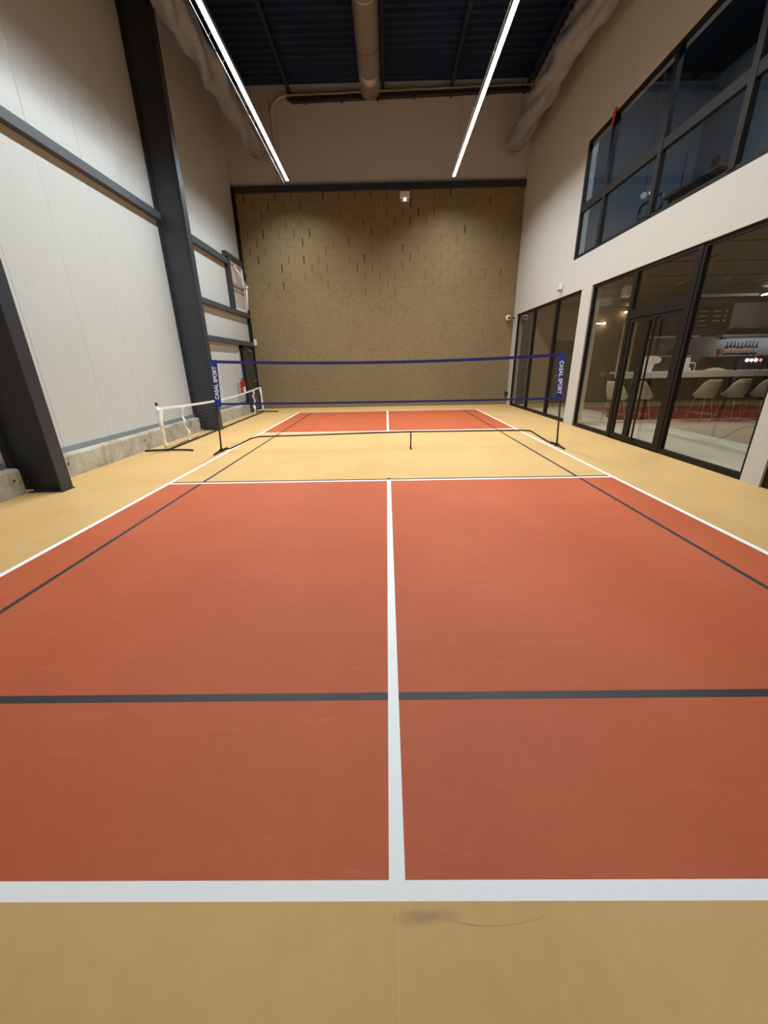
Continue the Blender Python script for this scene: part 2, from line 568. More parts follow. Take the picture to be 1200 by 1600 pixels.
# left wall: vertical metal cladding with V joints
mb = MB()
seams = [-10.75 + 1.035 * k for k in range(19)]
prof = [(YF, XL)]
for s in seams:
    if YF < s < YB - 0.05:
        prof += [(s - 0.008, XL), (s, XL - 0.006), (s + 0.008, XL)]
prof += [(YB, XL)]
n = len(prof)
mb.v = [(x, y, 0.0) for y, x in prof] + [(x, y, ZC + 0.3) for y, x in prof]
for i in range(n - 1):
    mb.f.append((i, i + 1, n + i + 1, n + i)); mb.mi.append(0); mb.sm.append(False)
k = len(mb.v)
mb.v += [(XL - 0.2, YF, 0), (XL - 0.2, YB, 0), (XL - 0.2, YF, ZC + 0.3), (XL - 0.2, YB, ZC + 0.3)]
for f in ((k, k + 1, k + 3, k + 2), (0, k, k + 2, n), (n - 1, k + 1, k + 3, 2 * n - 1)):
    mb.f.append(f); mb.mi.append(0); mb.sm.append(False)
struct(mb.build('wall_left', [M['cladding']]))

# right wall with glazed openings
HOLES = [(2.90, 7.60, -0.01, 3.0), (-2.39, 2.42, -0.01, 3.0), (-8.5, -2.66, -0.01, 3.0), (-6.2, 3.60, 3.70, 5.95)]
rect_wall('wall_right', [M['plaster']], XR, 0.22, YF, YB, 0.0, ZC + 0.3, HOLES)
# far end behind the photographer and the roof deck
struct(box('wall_front', M['plaster'], XL - 0.2, XR + 0.22, YF - 0.2, YF, 0, ZC + 0.3))
mb = MB()                                                        # trapezoidal steel deck, ribs across the hall
prof = []
y = YF
while y < YB:
    prof += [(y, ZC), (y + 0.10, ZC), (y + 0.13, ZC + 0.07), (y + 0.22, ZC + 0.07)]
    y += 0.25
n = len(prof)
mb.v = [(XL - 0.1, a, b) for a, b in prof] + [(XR + 0.1, a, b) for a, b in prof]
for i in range(n - 1):
    mb.f.append((i, i + 1, n + i + 1, n + i)); mb.mi.append(0); mb.sm.append(False)
mb.box(XL - 0.2, XR + 0.22, YF - 0.2, YB + 0.25, ZC + 0.12, ZC + 0.3)
struct(mb.build('ceiling', [M['deck']]))
for X in (-2.77, 0.0, 2.02, 4.27):
    mb = MB()
    mb.box(X - 0.05, X + 0.05, YF, YB + 0.02, 9.06, 9.075)
    mb.box(X - 0.005, X + 0.005, YF, YB + 0.02, 9.075, ZC)
    where = {-2.77: 'above the left light line', 0.0: 'above the round middle duct', 2.02: 'above the right light line', 4.27: 'along the white window wall'}[X]
    tag(mb.build('roof_purlin', M['purlin'], None, (X, 0, 9.06)), 'dark steel purlin under the roof deck ' + where, 'roof beam', 'purlins under the roof deck')


# ------------------------------------------------------------------ LED light lines (the room's lamps)
def led_x(side, y):
    return -2.72 - 0.0197 * (y - 1.7) if side < 0 else 2.03


def light_line(side, label):
    ends = [6.84, 5.245, 3.47, 1.71, -0.06, -1.83, -3.60, -4.15]
    loc = (led_x(side, 1.7), 1.7, LED_Z)
    t = thing('linear_light', loc, label, 'light', 'long light lines under the roof')
    for a, b in zip(ends[:-1], ends[1:]):
        xa, xb = led_x(side, a), led_x(side, b)
        h = MB()
        for o0, o1, z0, z1 in ((-0.048, 0.048, 0.022, 0.075), (-0.048, -0.0405, 0.0, 0.022), (0.0405, 0.048, 0.0, 0.022)):
            h.prism([(xa + o0, a - 0.004, LED_Z + z0), (xa + o1, a - 0.004, LED_Z + z0), (xa + o1, a - 0.004, LED_Z + z1), (xa + o0, a - 0.004, LED_Z + z1)], (xb - xa, b - a + 0.008, 0))
        hb = h.build('housing', M['alu'], t, loc)
        d = MB()
        d.prism([(xa - 0.040, a - 0.012, LED_Z + 0.006), (xa + 0.040, a - 0.012, LED_Z + 0.006), (xa + 0.040, a - 0.012, LED_Z + 0.012), (xa - 0.040, a - 0.012, LED_Z + 0.012)], (xb - xa, b - a + 0.024, 0))
        d.build('diffuser', M['led'], hb, loc)
        la = bpy.data.lights.new('light_line_lamp', 'AREA')
        la.shape = 'RECTANGLE'
        la.size = 0.078
        la.size_y = abs(b - a) - 0.03
        la.energy = LED_POWER * abs(b - a) / 1.77
        la.color = LED_COLOUR
        la.spread = math.radians(LED_SPREAD)
        lo = bpy.data.objects.new('light_line_lamp', la)
        COL.objects.link(lo)
        lo.parent = t
        lo.location = ((xa + xb) / 2 - loc[0], (a + b) / 2 - loc[1], 0.003)
        lo.rotation_euler = (0, 0, math.atan2(xb - xa, a - b))
        g = MB()
        g.tube([(xa - 0.105, a - 0.02, LED_Z - 0.05), (xb - 0.105, b + 0.02, LED_Z - 0.05)], 0.006, 8)
        for yy in (a - 0.3, b + 0.3):
            xx = led_x(side, yy)
            g.tube([(xx - 0.105, yy, LED_Z - 0.05), (xx - 0.04, yy, LED_Z + 0.02)], 0.003, 6)
        g.build('side_rod', M['alu'], hb, loc)
    for yy in (5.9, 3.4, 0.9, -1.6):
        w = MB().tube([(led_x(side, yy), yy, LED_Z + 0.07), (led_x(side, yy), yy, ZC)], 0.003, 6)
        w.build('suspension_wire', M['black_tube'], t, loc)
    return t


light_line(-1, 'long white light line nearer the steel columns, left one')
light_line(1, 'long white light line nearer the window wall, right one')


# ------------------------------------------------------------------ ducts and conduit
def duct_middle():
    c = (-0.345, 8.585)
    loc = (c[0], 6.86, c[1])
    t = thing('round_duct', loc, 'round galvanised duct hanging along the middle of the roof', 'duct')
    joints = [6.86, 6.04, 3.81, 1.58, -0.65, -2.88, -5.11, -7.3, -9.5, YF]
    for a, b in zip(joints[:-1], joints[1:]):
        MB().tube([(c[0], a, c[1]), (c[0], b, c[1])], 0.28, 40, caps=(a == 6.86)).build('duct_section', M['galv'], t, loc)
        if b != YF:
            MB().tube([(c[0], b - 0.02, c[1]), (c[0], b - 0.008, c[1]), (c[0], b + 0.008, c[1]), (c[0], b + 0.02, c[1])], [0.281, 0.289, 0.289, 0.281], 40, caps=False).build('joint_ring', M['galv'], t, loc)
    for yy in (5.2, 2.6, 0.0, -2.6):
        MB().tube([(c[0] + 0.283 * math.cos(a), yy, c[1] + 0.283 * math.sin(a)) for a in [math.pi * k / 12 for k in range(-12, 13)]], 0.004, 6).tube([(c[0] + 0.2, yy, c[1] + 0.2), (c[0] + 0.2, yy, ZC)], 0.004, 6).tube([(c[0] - 0.2, yy, c[1] + 0.2), (c[0] - 0.2, yy, ZC)], 0.004, 6).build('hanger', M['steel'], t, loc)


duct_middle()


def wrapped_duct(X, Z, R, label, seed):
    rnd = random.Random(seed)
    ph = [(rnd.uniform(0, 6.28), rnd.uniform(0.6, 3.4), rnd.randint(1, 5), rnd.uniform(0.005, 0.020)) for _ in range(16)]
    n, rows, v, f = 40, 150, [], []
    y0, y1 = 7.62, YF
    for i in range(rows + 1):
        y = y0 + (y1 - y0) * i / rows
        taper = min(1.0, 0.80 + i * 0.07)
        for j in range(n):
            a = 2 * math.pi * j / n
            d = sum(am * math.sin(p + fy * y * 2.3 + k * a) for p, fy, k, am in ph)
            fold = 0.025 * max(0, math.sin(1.9 * y + 2.0 * a + seed)) ** 6
            r = (R + d + fold) * taper
            v.append((X + r * math.cos(a), y, Z + r * math.sin(a) * 0.96))
    for i in range(rows):
        for j in range(n):
            f.append((i * n + j, i * n + (j + 1) % n, (i + 1) * n + (j + 1) % n, (i + 1) * n + j))
    f.append(tuple(range(n)))
    loc = (X, 7.6, Z)
    t = thing('wrapped_duct', loc, label, 'duct', 'ducts wrapped in plastic sheeting')
    MB().add(v, f, 0, True).build('plastic_wrap', M['wrap'], t, loc)
    for yy in (6.9, 4.6, 2.2, -0.2):
        MB().tube([(X, yy, Z + R * 0.8), (X, yy, ZC)], 0.005, 6).build('hanger', M['steel'], t, loc)
    MB().tube([(X + (R + 0.012) * math.cos(a), 7.2, Z + (R + 0.012) * math.sin(a)) for a in [2 * math.pi * k / 28 for k in range(29)]], 0.006, 6, caps=False).build('strap', M['dark_tray'], t, loc)


wrapped_duct(-3.72, 7.50, 0.25, 'duct wrapped in crumpled pale plastic above the steel columns', 3)
wrapped_duct(3.86, 7.50, 0.25, 'duct wrapped in crumpled pale plastic along the window wall', 11)

arc = [(-3.36, 7.86, 8.58), (-3.33, 7.86, 8.68), (-3.27, 7.86, 8.78), (-3.17, 7.86, 8.87), (-3.04, 7.86, 8.935), (-2.87, 7.86, 8.96)]
arc += [(-2.87 + 7.27 * k / 30, 7.86 - 0.0, 8.96 + 0.10 * k / 30 + 0.008 * math.sin(k * 1.7)) for k in range(1, 31)]
tag(MB().tube(arc, 0.028, 10).build('flexible_conduit', M['conduit'], None, (0, 7.86, 8.96)), 'pale flexible conduit bending down at its left end under the roof', 'conduit')
t = thing('cable_tray', (0.8, 7.9, 8.86), 'dark cable tray on the back wall below the pale conduit', 'cable tray')
MB().prism([(-2.72, 7.80, 8.80), (4.34, 7.80, 8.92), (4.34, 7.80, 8.985), (-2.86, 7.80, 8.885)], (0, 0.143, 0)).build('tray_channel', M['dark_tray'], t, (0.8, 7.9, 8.86))
for k in range(7):
    xx = -2.3 + 1.08 * k
    zz = 8.80 + 0.12 * (xx + 2.72) / 7.06
    MB().box(xx - 0.03, xx + 0.03, 7.80, 7.945, zz - 0.035, zz - 0.004).build('bracket', M['dark_tray'], t, (0.8, 7.9, 8.86))
tag(MB().tube([(-3.42, 7.955, 8.95), (-3.41, 7.955, 8.3), (-3.37, 7.955, 7.6), (-3.38, 7.955, 6.83)], 0.007, 6).build('wall_cable', M['dark_tray'], None, (-3.4, 7.95, 6.83)), 'thin dark cable running down the upper back wall behind left light', 'cable')


# ------------------------------------------------------------------ steel frame of the left wall
def column(y, label, haunch):
    loc = (-4.5, y, 0)
    t = thing('steel_column', loc, label, 'steel column', 'steel columns of the left wall')
    x0, x1, w, tf = -4.868, -4.25, 0.19, 0.02
    MB().bbox(x1 - tf, x1, y - w / 2, y + w / 2, 0.012, 9.19, 0.003).build('front_flange', M['steel'], t, loc)
    MB().bbox(x0, x0 + tf, y - w / 2, y + w / 2, 0.30, 9.19, 0.003).build('rear_flange', M['steel'], t, loc)
    MB().box(x0 + tf, x1 - tf, y - 0.008, y + 0.008, 0.012, 9.19).build('web', M['steel'], t, loc)
    MB().box(-4.69, x1 + 0.015, y - w / 2 - 0.012, y + w / 2 + 0.012, 0.0, 0.012).build('base_plate', M['steel'], t, loc)
    if haunch:
        MB().prism([(x1, y - 0.09, 7.72), (x1 + 0.9, y - 0.09, 9.19), (x1, y - 0.09, 9.19)], (0, 0.18, 0)).build('haunch', M['steel'], t, loc)


column(-2.315, 'nearest dark steel column at the left edge of the photo', False)
column(2.80, 'dark steel column behind the left end of the blue net', True)


def girt(y0, y1, z0, z1, label):
    loc = (-4.80, (y0 + y1) / 2, z0)
    mb = MB()
    mb.bbox(-4.758, -4.752, y0, y1, z0, z1, 0.002)
    mb.box(-4.872, -4.755, y0, y1, z1 - 0.006, z1 - 0.001)
    mb.box(-4.872, -4.755, y0, y1, z0 + 0.001, z0 + 0.006)
    tag(mb.build('wall_rail', M['girt'], None, loc), label, 'wall rail', 'horizontal rails of the left wall')


girt(-2.2, 2.70, 4.435, 4.575, 'long dark rail across the large white wall bay between the two columns')
girt(2.90, 6.36, 4.415, 4.565, 'upper dark rail from the far column to the roof-vent frame')
girt(2.90, 7.84, 3.075, 3.205, 'dark rail under the roof-vent frame, above the pale strip of wall')
girt(2.90, 7.84, 2.165, 2.305, 'lowest dark rail, over the dark fire door')
girt(-7.4, -2.43, 4.435, 4.575, 'dark rail on the near side of the left-edge column')

loc = (-4.8, 6.5, 3.2)
tag(MB().bbox(-4.868, -4.745, 6.38, 6.56, 3.21, 4.60, 0.004).build('steel_post', M['steel'], None, loc), 'short dark upright post at the left side of the roof-vent frame', 'steel post')
tag(MB().bbox(-4.868, -4.745, 6.30, 7.84, 4.605, 4.745, 0.004).build('steel_lintel', M['steel'], None, (-4.8, 7.1, 4.6)), 'dark steel lintel over the smoke vent window', 'steel beam')
tag(MB().bbox(-4.868, -4.77, 7.845, 7.945, 0.0, 6.80, 0.004).build('corner_post', M['black_frame'], None, (-4.8, 7.9, 0)), 'slim dark post in the corner of left and back wall', 'steel post')


def kerb(y0, y1, label, chamfer_end=False):
    loc = (-4.78, (y0 + y1) / 2, 0)
    r = random.Random(int(y0 * 10))
    n = max(4, int((y1 - y0) / 0.12))
    prof = []
    v, f = [], []
    for i in range(n + 1):
        y = y0 + (y1 - y0) * i / n
        j = lambda s: r.uniform(-s, s)
        v += [(-4.868, y, 0), (-4.69 + j(0.004), y, 0), (-4.69 + j(0.004), y, 0.305 + j(0.006)), (-4.705 + j(0.003), y, 0.33 + j(0.004)), (-4.868, y, 0.335)]
    for i in range(n):
        for k in range(5):
            f.append((i * 5 + k, i * 5 + (k + 1) % 5, (i + 1) * 5 + (k + 1) % 5, (i + 1) * 5 + k))
    f.append((0, 1, 2, 3, 4)); f.append(tuple(n * 5 + k for k in range(5)))
    t = thing('concrete_kerb', loc, label, 'kerb', 'concrete kerbs along the left wall')
    MB().add(v, f).build('kerb_block', M['concrete'], t, loc)
    y = y0 + 0.35
    while y < y1 - 0.1:
        MB().lathe([(0.014, 0), (0.014, 0.006)], (-4.690, y, 0.20), 12, 'X').build('tie_hole', M['black_plastic'], t, loc)
        y += 1.9
    return t


kerb(-8.6, -2.44, 'short visible end of concrete kerb at the left photo edge')
kerb(-2.02, 2.60, 'long concrete kerb under the large white wall bay')
kerb(2.97, 6.42, 'concrete kerb between the far column and the fire door')
for k, (a, b) in enumerate(((-8.6, -2.45), (-2.15, 2.68), (2.93, 6.45))):
    mb = MB()
    mb.prism([(-4.868, a, 0.335), (-4.815, a, 0.335), (-4.845, a, 0.405), (-4.868, a, 0.405)], (0, b - a, 0))
    struct(mb.build('trim_%d' % (k + 2), M['flash']))


# ------------------------------------------------------------------ fire door, vent window, extinguisher in the far left corner
d = thing('door_2', (-4.82, 7.2, 0), None, None, None, 'structure')
L2 = (-4.82, 7.2, 0)
mb = MB()
mb.box(-4.868, -4.76, 6.60, 6.69, 0, 2.15); mb.box(-4.868, -4.76, 7.76, 7.84, 0, 2.15); mb.box(-4.868, -4.76, 6.60, 7.84, 2.07, 2.155)
mb.build('door_frame', M['black_frame'], d, L2)
lf = MB().bbox(-4.84, -4.785, 6.695, 7.755, 0.01, 2.065, 0.004).build('door_leaf', M['green_door'], d, L2)
MB().bbox(-4.785, -4.74, 7.20, 7.55, 1.98, 2.04, 0.008).tube([(-4.745, 7.30, 2.03), (-4.70, 7.1, 2.06), (-4.745, 6.9, 2.085)], 0.008, 8).build('door_closer', M['steel_handle'], lf, L2)
MB().lathe([(0.026, 0), (0.026, 0.012)], (-4.785, 7.66, 1.02), 16, 'X').tube([(-4.775, 7.66, 1.02), (-4.735, 7.66, 1.02), (-4.73, 7.63, 1.02), (-4.73, 7.30, 1.02)], 0.011, 10).build('door_handle', M['steel_handle'], lf, L2)
tag(MB().bbox(-4.868, -4.845, 6.44, 6.58, 0.43, 2.16, 0.004).build('door_flashing', plain('pale_blue_flashing', lin(176, 198, 214), 0.35, 0.2, var=0.04), None, (-4.86, 6.5, 0.43)), 'pale bluish metal strip beside the dark fire door', 'flashing')

L = (-4.85, 7.1, 3.21)
t = thing('window_6', L, None, None, None, 'structure')
mb = MB()
y0, y1, z0, z1 = 6.565, 7.835, 3.225, 4.60
for a in ((y0, y0 + .06, z0, z1), (y1 - .06, y1, z0, z1), (y0, y1, z0, z0 + .06), (y0, y1, z1 - .06, z1)):
    mb.bbox(-4.868, -4.80, a[0], a[1], a[2], a[3], 0.004)
mb.build('window_frame', M['white_plastic'], t, L)
MB().box(-4.866, -4.85, y0 + .05, y1 - .05, z0 + .05, z1 - .05).build('pane', plain('frosted_mauve_panel', lin(188, 176, 172), 0.4, var=0.05), t, L)
MB().bbox(-4.848, -4.80, y0 + .06, y1 - .06, 3.93, 4.00, 0.004).bbox(-4.848, -4.82, y0 + .06, y1 - .06, 3.80, 3.83, 0.003).build('crossbar', M['alu'], t, L)
MB().tube([(-4.80, 7.05, 4.50), (-4.70, 7.45, 4.15), (-4.66, 7.62, 3.98)], 0.025, 10).tube([(-4.68, 7.62, 4.02), (-4.72, 7.62, 3.30)], 0.03, 10).lathe([(0.05, -0.04), (0.05, 0.04)], (-4.67, 7.62, 3.98), 14, 'X').build('opener_arm', M['white_plastic'], t, L)

L = (-4.70, 6.03, 0.66)
t = thing('fire_extinguisher', L, 'red fire extinguisher hung beside the dark fire door', 'fire extinguisher')
MB().lathe([(0.0, 0.0), (0.06, 0.0), (0.075, 0.02), (0.078, 0.05), (0.078, 0.34), (0.07, 0.385), (0.045, 0.415), (0.026, 0.43), (0.026, 0.445), (0, 0.445)], L, 24).build('cylinder', M['red_paint'], t, L)
MB().lathe([(0.024, 0.445), (0.024, 0.48), (0.014, 0.49), (0.0, 0.49)], L, 14).bbox(L[0] - 0.012, L[0] + 0.012, L[1] - 0.01, L[1] + 0.11, L[2] + 0.475, L[2] + 0.487, 0.003).bbox(L[0] - 0.012, L[0] + 0.012, L[1], L[1] + 0.10, L[2] + 0.45, L[2] + 0.46, 0.003).build('valve', M['black_plastic'], t, L)
MB().tube([(L[0], L[1] - 0.02, L[2] + 0.46), (L[0] + 0.03, L[1] - 0.09, L[2] + 0.44), (L[0] + 0.05, L[1] - 0.10, L[2] + 0.3), (L[0] + 0.06, L[1] - 0.085, L[2] + 0.12)], 0.009, 8).build('hose', M['black_plastic'], t, L)
pts = []
mb = MB()
for k in range(9):
    a = -1.25 + 1.3 * k / 8
    pts.append((L[0] + 0.0795 * math.cos(a), L[1] + 0.0795 * math.sin(a)))
v = [(x, y, L[2] + 0.08) for x, y in pts] + [(x, y, L[2] + 0.23) for x, y in pts]
mb.add(v, [(i, i + 1, 9 + i + 1, 9 + i) for i in range(8)]).build('label', M['white_print'], t, L)
MB().box(-4.868, -4.775, L[1] + 0.02, L[1] + 0.05, L[2] + 0.38, L[2] + 0.40).build('bracket', M['white_plastic'], t, L)


# ------------------------------------------------------------------ right wall glazing
def glazed(name, y0, y1, z0, z1, muls, glass_mat, x=XR + 0.03, depth=0.07, fw=0.06, mw=0.075, transoms=(), kind='structure', tw=0.1):
    loc = (x, (y0 + y1) / 2, z0)
    t = thing(name, loc, None, None, None, kind)
    mb = MB()
    mb.box(x, x + depth, y0, y0 + fw, z0, z1); mb.box(x, x + depth, y1 - fw, y1, z0, z1)
    mb.box(x, x + depth, y0 + fw, y1 - fw, z0, z0 + fw + 0.02); mb.box(x, x + depth, y0 + fw, y1 - fw, z1 - fw, z1)
    mb.build('window_frame', M['black_frame'], t, loc)
    ms = sorted(muls)
    for m in ms:
        b = MB().bbox(x - 0.012, x + depth, m - mw / 2, m + mw / 2, z0 + fw, z1 - fw, 0.004)
        b.build('mullion', M['black_frame'], t, loc)
    edges = [y0 + fw] + [q for m in ms for q in (m - mw / 2, m + mw / 2)] + [y1 - fw]
    zz = [z0 + fw + 0.02] + [q for m in transoms for q in (m - tw / 2, m + tw / 2)] + [z1 - fw]
    for a, b in zip(edges[::2], edges[1::2]):
        for m in transoms:
            MB().bbox(x - 0.006, x + depth - 0.004, a, b, m - tw / 2, m + tw / 2, 0.004).build('transom', M['black_frame'], t, loc)
        for c, e in zip(zz[::2], zz[1::2]):
            MB().box(x + depth / 2 - 0.006, x + depth / 2 + 0.006, a - 0.006, b + 0.006, c - 0.006, e + 0.006).build('pane', glass_mat, t, loc)
    return t


glazed('window_1', 2.90, 7.60, 0.0, 3.0, (4.30, 5.98), M['court_glass'], mw=0.10)
glazed('window_2', 0.86, 2.42, 0.0, 3.0, (), M['court_glass'])
glazed('window_3', -2.39, -0.72, 0.0, 3.0, (), M['court_glass'])
glazed('window_4', -8.5, -2.66, 0.0, 3.0, (-4.6, -6.5), M['court_glass'])
glazed('window_5', -6.2, 3.60, 3.70, 5.95, (2.55, 0.82, -0.88, -2.62, -4.4), M['upper_glass'], x=XR + 0.02, mw=0.11, fw=0.05, transoms=(4.70,), tw=0.15)

# double door with transom
x, dp = XR + 0.02, 0.08
L = (x, 0.07, 0)
t = thing('door_1', L, None, None, None, 'structure')
mb = MB()
y0, y1 = -0.72, 0.86
mb.box(x, x + dp, y0, y0 + 0.10, 0, 3.0); mb.box(x, x + dp, y1 - 0.06, y1, 0, 3.0)
mb.box(x, x + dp, y0 + 0.10, y1 - 0.06, 2.18, 2.33); mb.box(x, x + dp, y0 + 0.10, y1 - 0.06, 2.94, 3.0); mb.box(x, x + dp, y0 + 0.10, y1 - 0.06, 0, 0.02)
mb.build('door_frame', M['black_frame'], t, L)
MB().box(x + 0.03, x + 0.042, y0 + 0.095, y1 - 0.055, 2.325, 2.945).build('transom_pane', M['court_glass'], t, L)


def leaf(a, b, stile_a, stile_b, label):
    o = MB()
    z0, z1 = 0.025, 2.175
    o.box(x + 0.012, x + 0.062, a, a + stile_a, z0, z1); o.box(x + 0.012, x + 0.062, b - stile_b, b, z0, z1)
    o.box(x + 0.012, x + 0.062, a + stile_a, b - stile_b, z0, z0 + 0.09); o.box(x + 0.012, x + 0.062, a + stile_a, b - stile_b, z1 - 0.07, z1)
    f = o.build('door_leaf', M['black_frame'], t, L)
    MB().box(x + 0.03, x + 0.042, a + stile_a - 0.005, b - stile_b + 0.005, z0 + 0.085, z1 - 0.065).build('pane', M['court_glass'], f, L)
    return f


lfA = leaf(0.245, 0.795, 0.12, 0.085, 'left')
lfB = leaf(-0.615, 0.24, 0.065, 0.035, 'right')
MB().bbox(x - 0.035, x - 0.012, -0.03, 0.005, 0.10, 2.12, 0.005).box(x - 0.015, x + 0.015, -0.025, 0.0, 0.08, 0.11).box(x - 0.015, x + 0.015, -0.025, 0.0, 2.11, 2.14).build('pull_bar', M['black_frame'], lfB, L)
MB().tube([(x + 0.012, 0.29, 1.02), (x - 0.03, 0.29, 1.02), (x - 0.03, 0.36, 1.02)], 0.009, 8).build('door_handle', M['black_frame'], lfA, L)
MB().bbox(x - 0.03, x + 0.0, 0.22, 0.27, 0.0, 0.018, 0.004).build('floor_stop', M['black_plastic'], t, L)

# ------------------------------------------------------------------ small things on the walls
L = (0.655, 7.95, 6.34)
t = thing('emergency_light', L, 'white emergency light box on the masonry under the dark beam', 'light')
MB().bbox(0.50, 0.81, 7.86, 7.948, 6.42, 6.60, 0.012).build('housing', M['white_plastic'], t, L)
MB().bbox(0.51, 0.80, 7.87, 7.945, 6.335, 6.418, 0.01).build('lens_cover', plain('clear_grey_plastic', lin(196, 182, 166), 0.3, var=0.05), t, L)
MB().lathe([(0, -0.035), (0.022, -0.03), (0.03, 0.0), (0.022, 0.03), (0, 0.035)], (0.655, 7.866, 6.375), 14).build('lamp', M['emergency_lens'], t, L)

L = (4.25, 7.82, 2.92)
t = thing('security_camera', L, 'round white camera on a dark arm beside the far window', 'camera')
MB().lathe([(0, -0.09), (0.06, -0.075), (0.088, -0.03), (0.092, 0.0), (0.085, 0.04), (0.05, 0.08), (0, 0.09)], L, 20, 'Y').build('body', M['porcelain'], t, L)
MB().lathe([(0, 0.085), (0.03, 0.085), (0.038, 0.093), (0.03, 0.105), (0, 0.108)], L, 16, '-Y').build('lens', M['black_plastic'], t, L)
MB().tube([(4.33, 7.82, 2.92), (4.42, 7.82, 2.91), (4.478, 7.82, 2.90)], 0.016, 8).lathe([(0.035, 0), (0.035, 0.012)], (4.466, 7.82, 2.90), 14, 'X').build('arm', M['black_plastic'], t, L)

L = (4.48, 4.05, 3.2)
t = thing('motion_sensor', L, 'small white motion sensor on plaster above the far windows', 'sensor')
MB().bbox(4.425, 4.478, 4.0, 4.10, 3.17, 3.31, 0.012).build('housing', M['white_plastic'], t, L)
MB().lathe([(0, -0.05), (0.03, -0.04), (0.04, 0.0), (0.04, 0.02), (0, 0.02)], (4.41, 4.05, 3.17), 14).build('lens', M['galv'], t, L)

tag(MB().bbox(-4.76, -4.66, 7.90, 7.948, 2.20, 2.40, 0.01).build('alarm_box', M['white_plastic'], None, (-4.7, 7.93, 2.2)), 'tiny white box on masonry at the left corner above the fire door', 'alarm box')

L = (4.42, 7.85, 0.35)
t = thing('wall_bracket', L, 'small black bracket low beside the far end window', 'bracket')
MB().bbox(4.37, 4.47, 7.80, 7.90, 0.34, 0.46, 0.012).build('body', M['black_plastic'], t, L)
MB().tube([(4.43, 7.85, 0.34), (4.43, 7.85, 0.24)], 0.02, 10).build('stem', M['black_plastic'], t, L)

pts = [(4.466, 2.55, 5.99), (4.468, 2.50, 5.99), (4.466, 2.49, 5.90), (4.455, 2.51, 5.80), (4.462, 2.55, 5.73), (4.458, 2.58, 5.80), (4.464, 2.585, 5.91)]
tag(MB().prism(pts, (-0.012, 0, 0)).build('red_ribbon', M['red_ribbon'], None, (4.46, 2.54, 5.73)), 'red ribbon hanging at the top of an upper window mullion', 'ribbon')


# ------------------------------------------------------------------ nets
def text_mesh(body, size):
    cu = bpy.data.curves.new('lettering', 'FONT')
    cu.body = body
    cu.size = size
    cu.align_x = 'CENTER'
    cu.align_y = 'CENTER'
    cu.extrude = 0.001
    cu.offset = size * 0.035
    o = bpy.data.objects.new('lettering', cu)
    COL.objects.link(o)
    bpy.context.view_layer.update()
    me = bpy.data.meshes.new_from_object(o.evaluated_get(bpy.context.evaluated_depsgraph_get()))
    bpy.data.objects.remove(o)
    bpy.data.curves.remove(cu)
    me.name = 'lettering'
    return me


